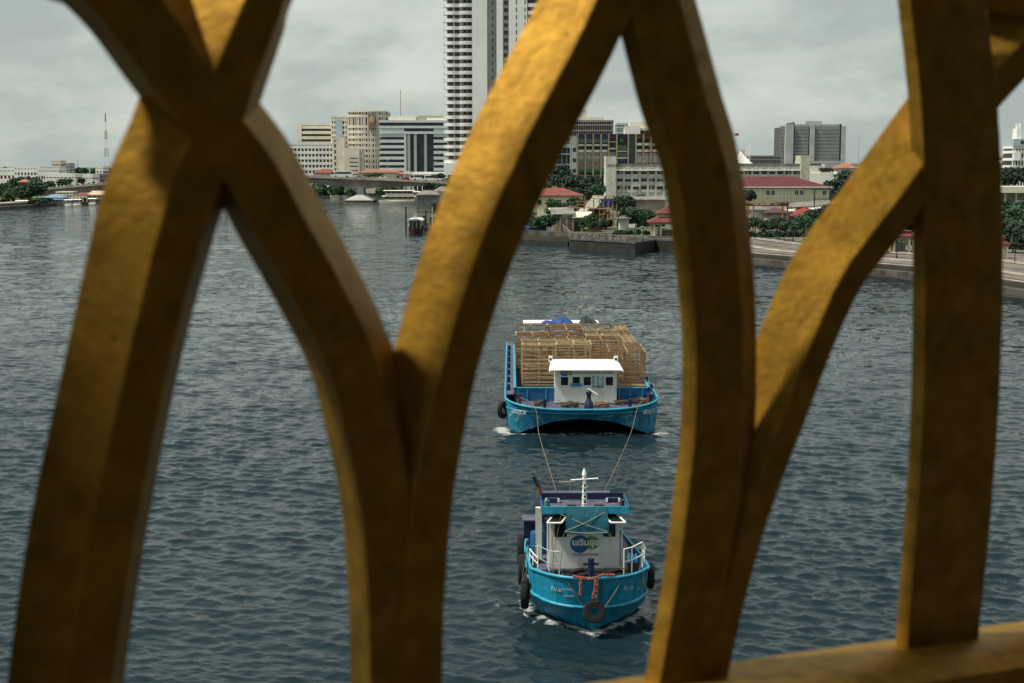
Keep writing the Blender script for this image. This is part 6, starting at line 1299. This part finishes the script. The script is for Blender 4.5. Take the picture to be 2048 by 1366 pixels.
# ---------------------------------------------------------------- left bank
for i, (x, yt, yb, w_, D_, mi, lab) in enumerate(((-20, 352, 410, 60, 600, 1, 'tree at the extreme left edge of the left bank'), (12, 356, 408, 44, 596, 1, 'mid green tree left of the orange roof on the left bank'), (30, 350, 400, 40, 610, 0, 'dark tree directly left of the small orange roof'), (62, 340, 398, 56, 620, 0, 'largest dark tree of the left bank'), (75, 353, 407, 50, 600, 1, 'bushy tree at the left end of the road bridge'), (45, 362, 408, 50, 592, 1, 'low leafy tree at the left bank below the orange roof'), (20, 374, 410, 40, 588, 2, 'light green bush tree at the left quay'), (100, 358, 378, 30, 700, 1, 'green tree behind the left end of the road bridge'), (130, 352, 374, 34, 720, 1, 'round green tree behind the left part of the road bridge'), (165, 354, 372, 24, 730, 0, 'dark green tree behind the bridge traffic at left'), (95, 394, 410, 26, 600, 1, 'low bush right of the blue pavilion on the left bank'), (162, 384, 400, 20, 640, 2, 'small light green tree under the left part of the bridge'))):
    ptree(x, yt, yb, D_, w_, lab, 'round', mi, low=.06)
house('small orange roofed house among the trees on the left bank', 39, 56, 364, 358, 604, 5, orange, orange, 1.5)
for lab, x0, x1, yt, D, m_, nf, nb in (('long low white hall at the far left edge', -30, 40, 336, 900, wht, 3, 9), ('white flat block behind the largest tree of the left bank', 30, 82, 333, 880, wht, 4, 8), ('white long building behind the left bank trees, right part', 78, 120, 336, 860, wht, 3, 8), ('pale office block with a rounded top on the left skyline', 106, 124, 321, 1100, cream, 7, 5), ('pale grey block beside the rounded office block on the left skyline', 124, 142, 326, 1120, wgrey, 7, 5), ('white low hospital wing behind the left end of the road bridge', 92, 152, 347, 760, wht, 2, 8), ('small white factory left of the red and white mast', 152, 186, 349, 780, wht, 2, 5), ('white block with a single dark window beside the red and white mast', 193, 208, 333, 900, wht, 5, 2), ('purple roofed long building beside the gold bar on the left skyline', 186, 230, 348, 800, mat('wall_mauve', (.14, .10, .15)), 3, 8), ('white low rise behind the trees in the distance at left', -80, -28, 330, 900, wht, 4, 8)):
    r_, Wd, Ht = root_at(lab, x0, x1, yt, D); bands(r_, Wd, Ht, 14, nf, nb, m_, gdark, .55, .45, .4)
bp2 = T('blue_roof_pavilion', 'pavilion pier with a two tier blue-grey roof on the left bank', 'pavilion', loc=(P(86, 400, 610).x, 610, 0)); s_ = 610/F
hiproof(0, 41*s_, 0, 7, zp(395, 610), zp(389, 610), 3, .5).build('upper_roof', skyb, bp2); hiproof(-1, 42*s_, -2, 9, zp(398.5, 610), zp(394.5, 610), 2, .3).build('lower_roof', skyb, bp2)
MB().box(.5, 40*s_, 1, 6, 1.5, zp(399, 610)).build('wall', wstain, bp2); MB().box(-.8, 42*s_, -1.5, 8, -.5, 1.49).build('platform', kerbl, bp2)
for i in range(7): MB().box(i*1.4, i*1.4+.3, -1.4, -1.1, 1.5, zp(399, 610)).build('column', wht, bp2)
pr_ = T('red_roof_pier', 'riverside pier house with a red roof right of the blue-grey pavilion on the left bank', 'pier house', loc=(P(145, 400, 630).x, 630, 0)); s_ = 630/F
hiproof(0, 30*s_, 0, 6, zp(392, 630), zp(385, 630), 3, .6).build('roof', redroof, pr_); MB().box(0, 30*s_, 0, 6, 1, zp(393.4, 630)).build('wall', gdark, pr_); MB().box(-.6, 31*s_, -1, 6, -.5, .99).build('platform', kerbl, pr_); MB().box(-.4, 30*s_, -.6, -.2, zp(395, 630), zp(393, 630)).build('fascia', wht, pr_)
for i in range(5): MB().box(i*1.6, i*1.6+.25, -.8, -.5, 1, zp(393.5, 630)).build('column', wht, pr_)
r_, Wd, Ht = root_at('peach roofed landing stage at the left edge of the gold bar', 175, 214, 382, 650, zb=.5); MB().quadbox([(0, 0, Ht-2), (Wd, 0, Ht-2), (Wd, 8, Ht-.2), (0, 8, Ht-.2), (0, 0, Ht-1.7), (Wd, 0, Ht-1.7), (Wd, 8, Ht), (0, 8, Ht)]).build('roof', mat('roof_peach', (.55, .40, .26)), r_); MB().box(.5, Wd-.5, 1, 7, 0, Ht-2.1).build('wall', bbr, r_)
for i in range(5): MB().box(Wd*i/4-.12, Wd*i/4+.12, .1, .4, -.5, Ht-2.0).build('column', wht, r_)
r_, Wd, Ht = root_at('cream two storey shophouse under the left part of the road bridge', 112, 146, 383, 650, zb=1.9); bands(r_, Wd, Ht, 8, 2, 5, cream, gdark, .35, .3, .3)
for x, y, l_, lab in ((128, 413, 16, 'small white boat moored in front of the blue-grey pavilion'), (144, 412, 18, 'white and orange boat moored before the red roofed pier house'), (30, 415, 26, 'low pale covered boat moored at the far left quay'), (176, 410, 16, 'small moored boat beneath the peach roofed landing stage')):
    riverboat(lab, x, y, l_, 1, hwhite, wht, hm=.5)
# distant skyline filling the gaps along the horizon
for i, (x0, x1, yt, D, m_, lab) in enumerate(((430, 500, 322, 1400, wht, 'far white block on the skyline seen behind the left crossing of the bars'), (226, 330, 330, 1300, wgrey, 'far grey block behind the left gold bar'), (905, 1000, 320, 900, wstain, 'grey block low behind the foot of the high-rise'), (1320, 1450, 322, 900, wstain, 'far grey block behind the right leg of the middle arch'), (1700, 1850, 326, 900, wgrey, 'far grey block behind the bright diagonal gold bar'), (1850, 1990, 318, 1000, wht, 'far white block behind the vertical gold bar'))):
    r_, Wd, Ht = root_at(lab, x0, x1, yt, D); bands(r_, Wd, Ht, 16, max(3, int(Ht/3.3)), 10, m_, gdark, .5, .4, .4)
shrub_mass('distant_trees', 'belt of distant trees along the horizon on the left', -300, 640, 336, 345, 1150, 60, 9000, 1.6, 1, 21, 'greenery'); shrub_mass('distant_trees', 'belt of distant trees along the horizon on the right', 1300, 2400, 330, 345, 950, 60, 9000, 1.5, 0, 22, 'greenery')
shrub_mass('left_bank_shrubs', 'low shrubs along the left bank quay', -120, 84, 398, 410, 586, 6, 3000, .7, 1, 23)
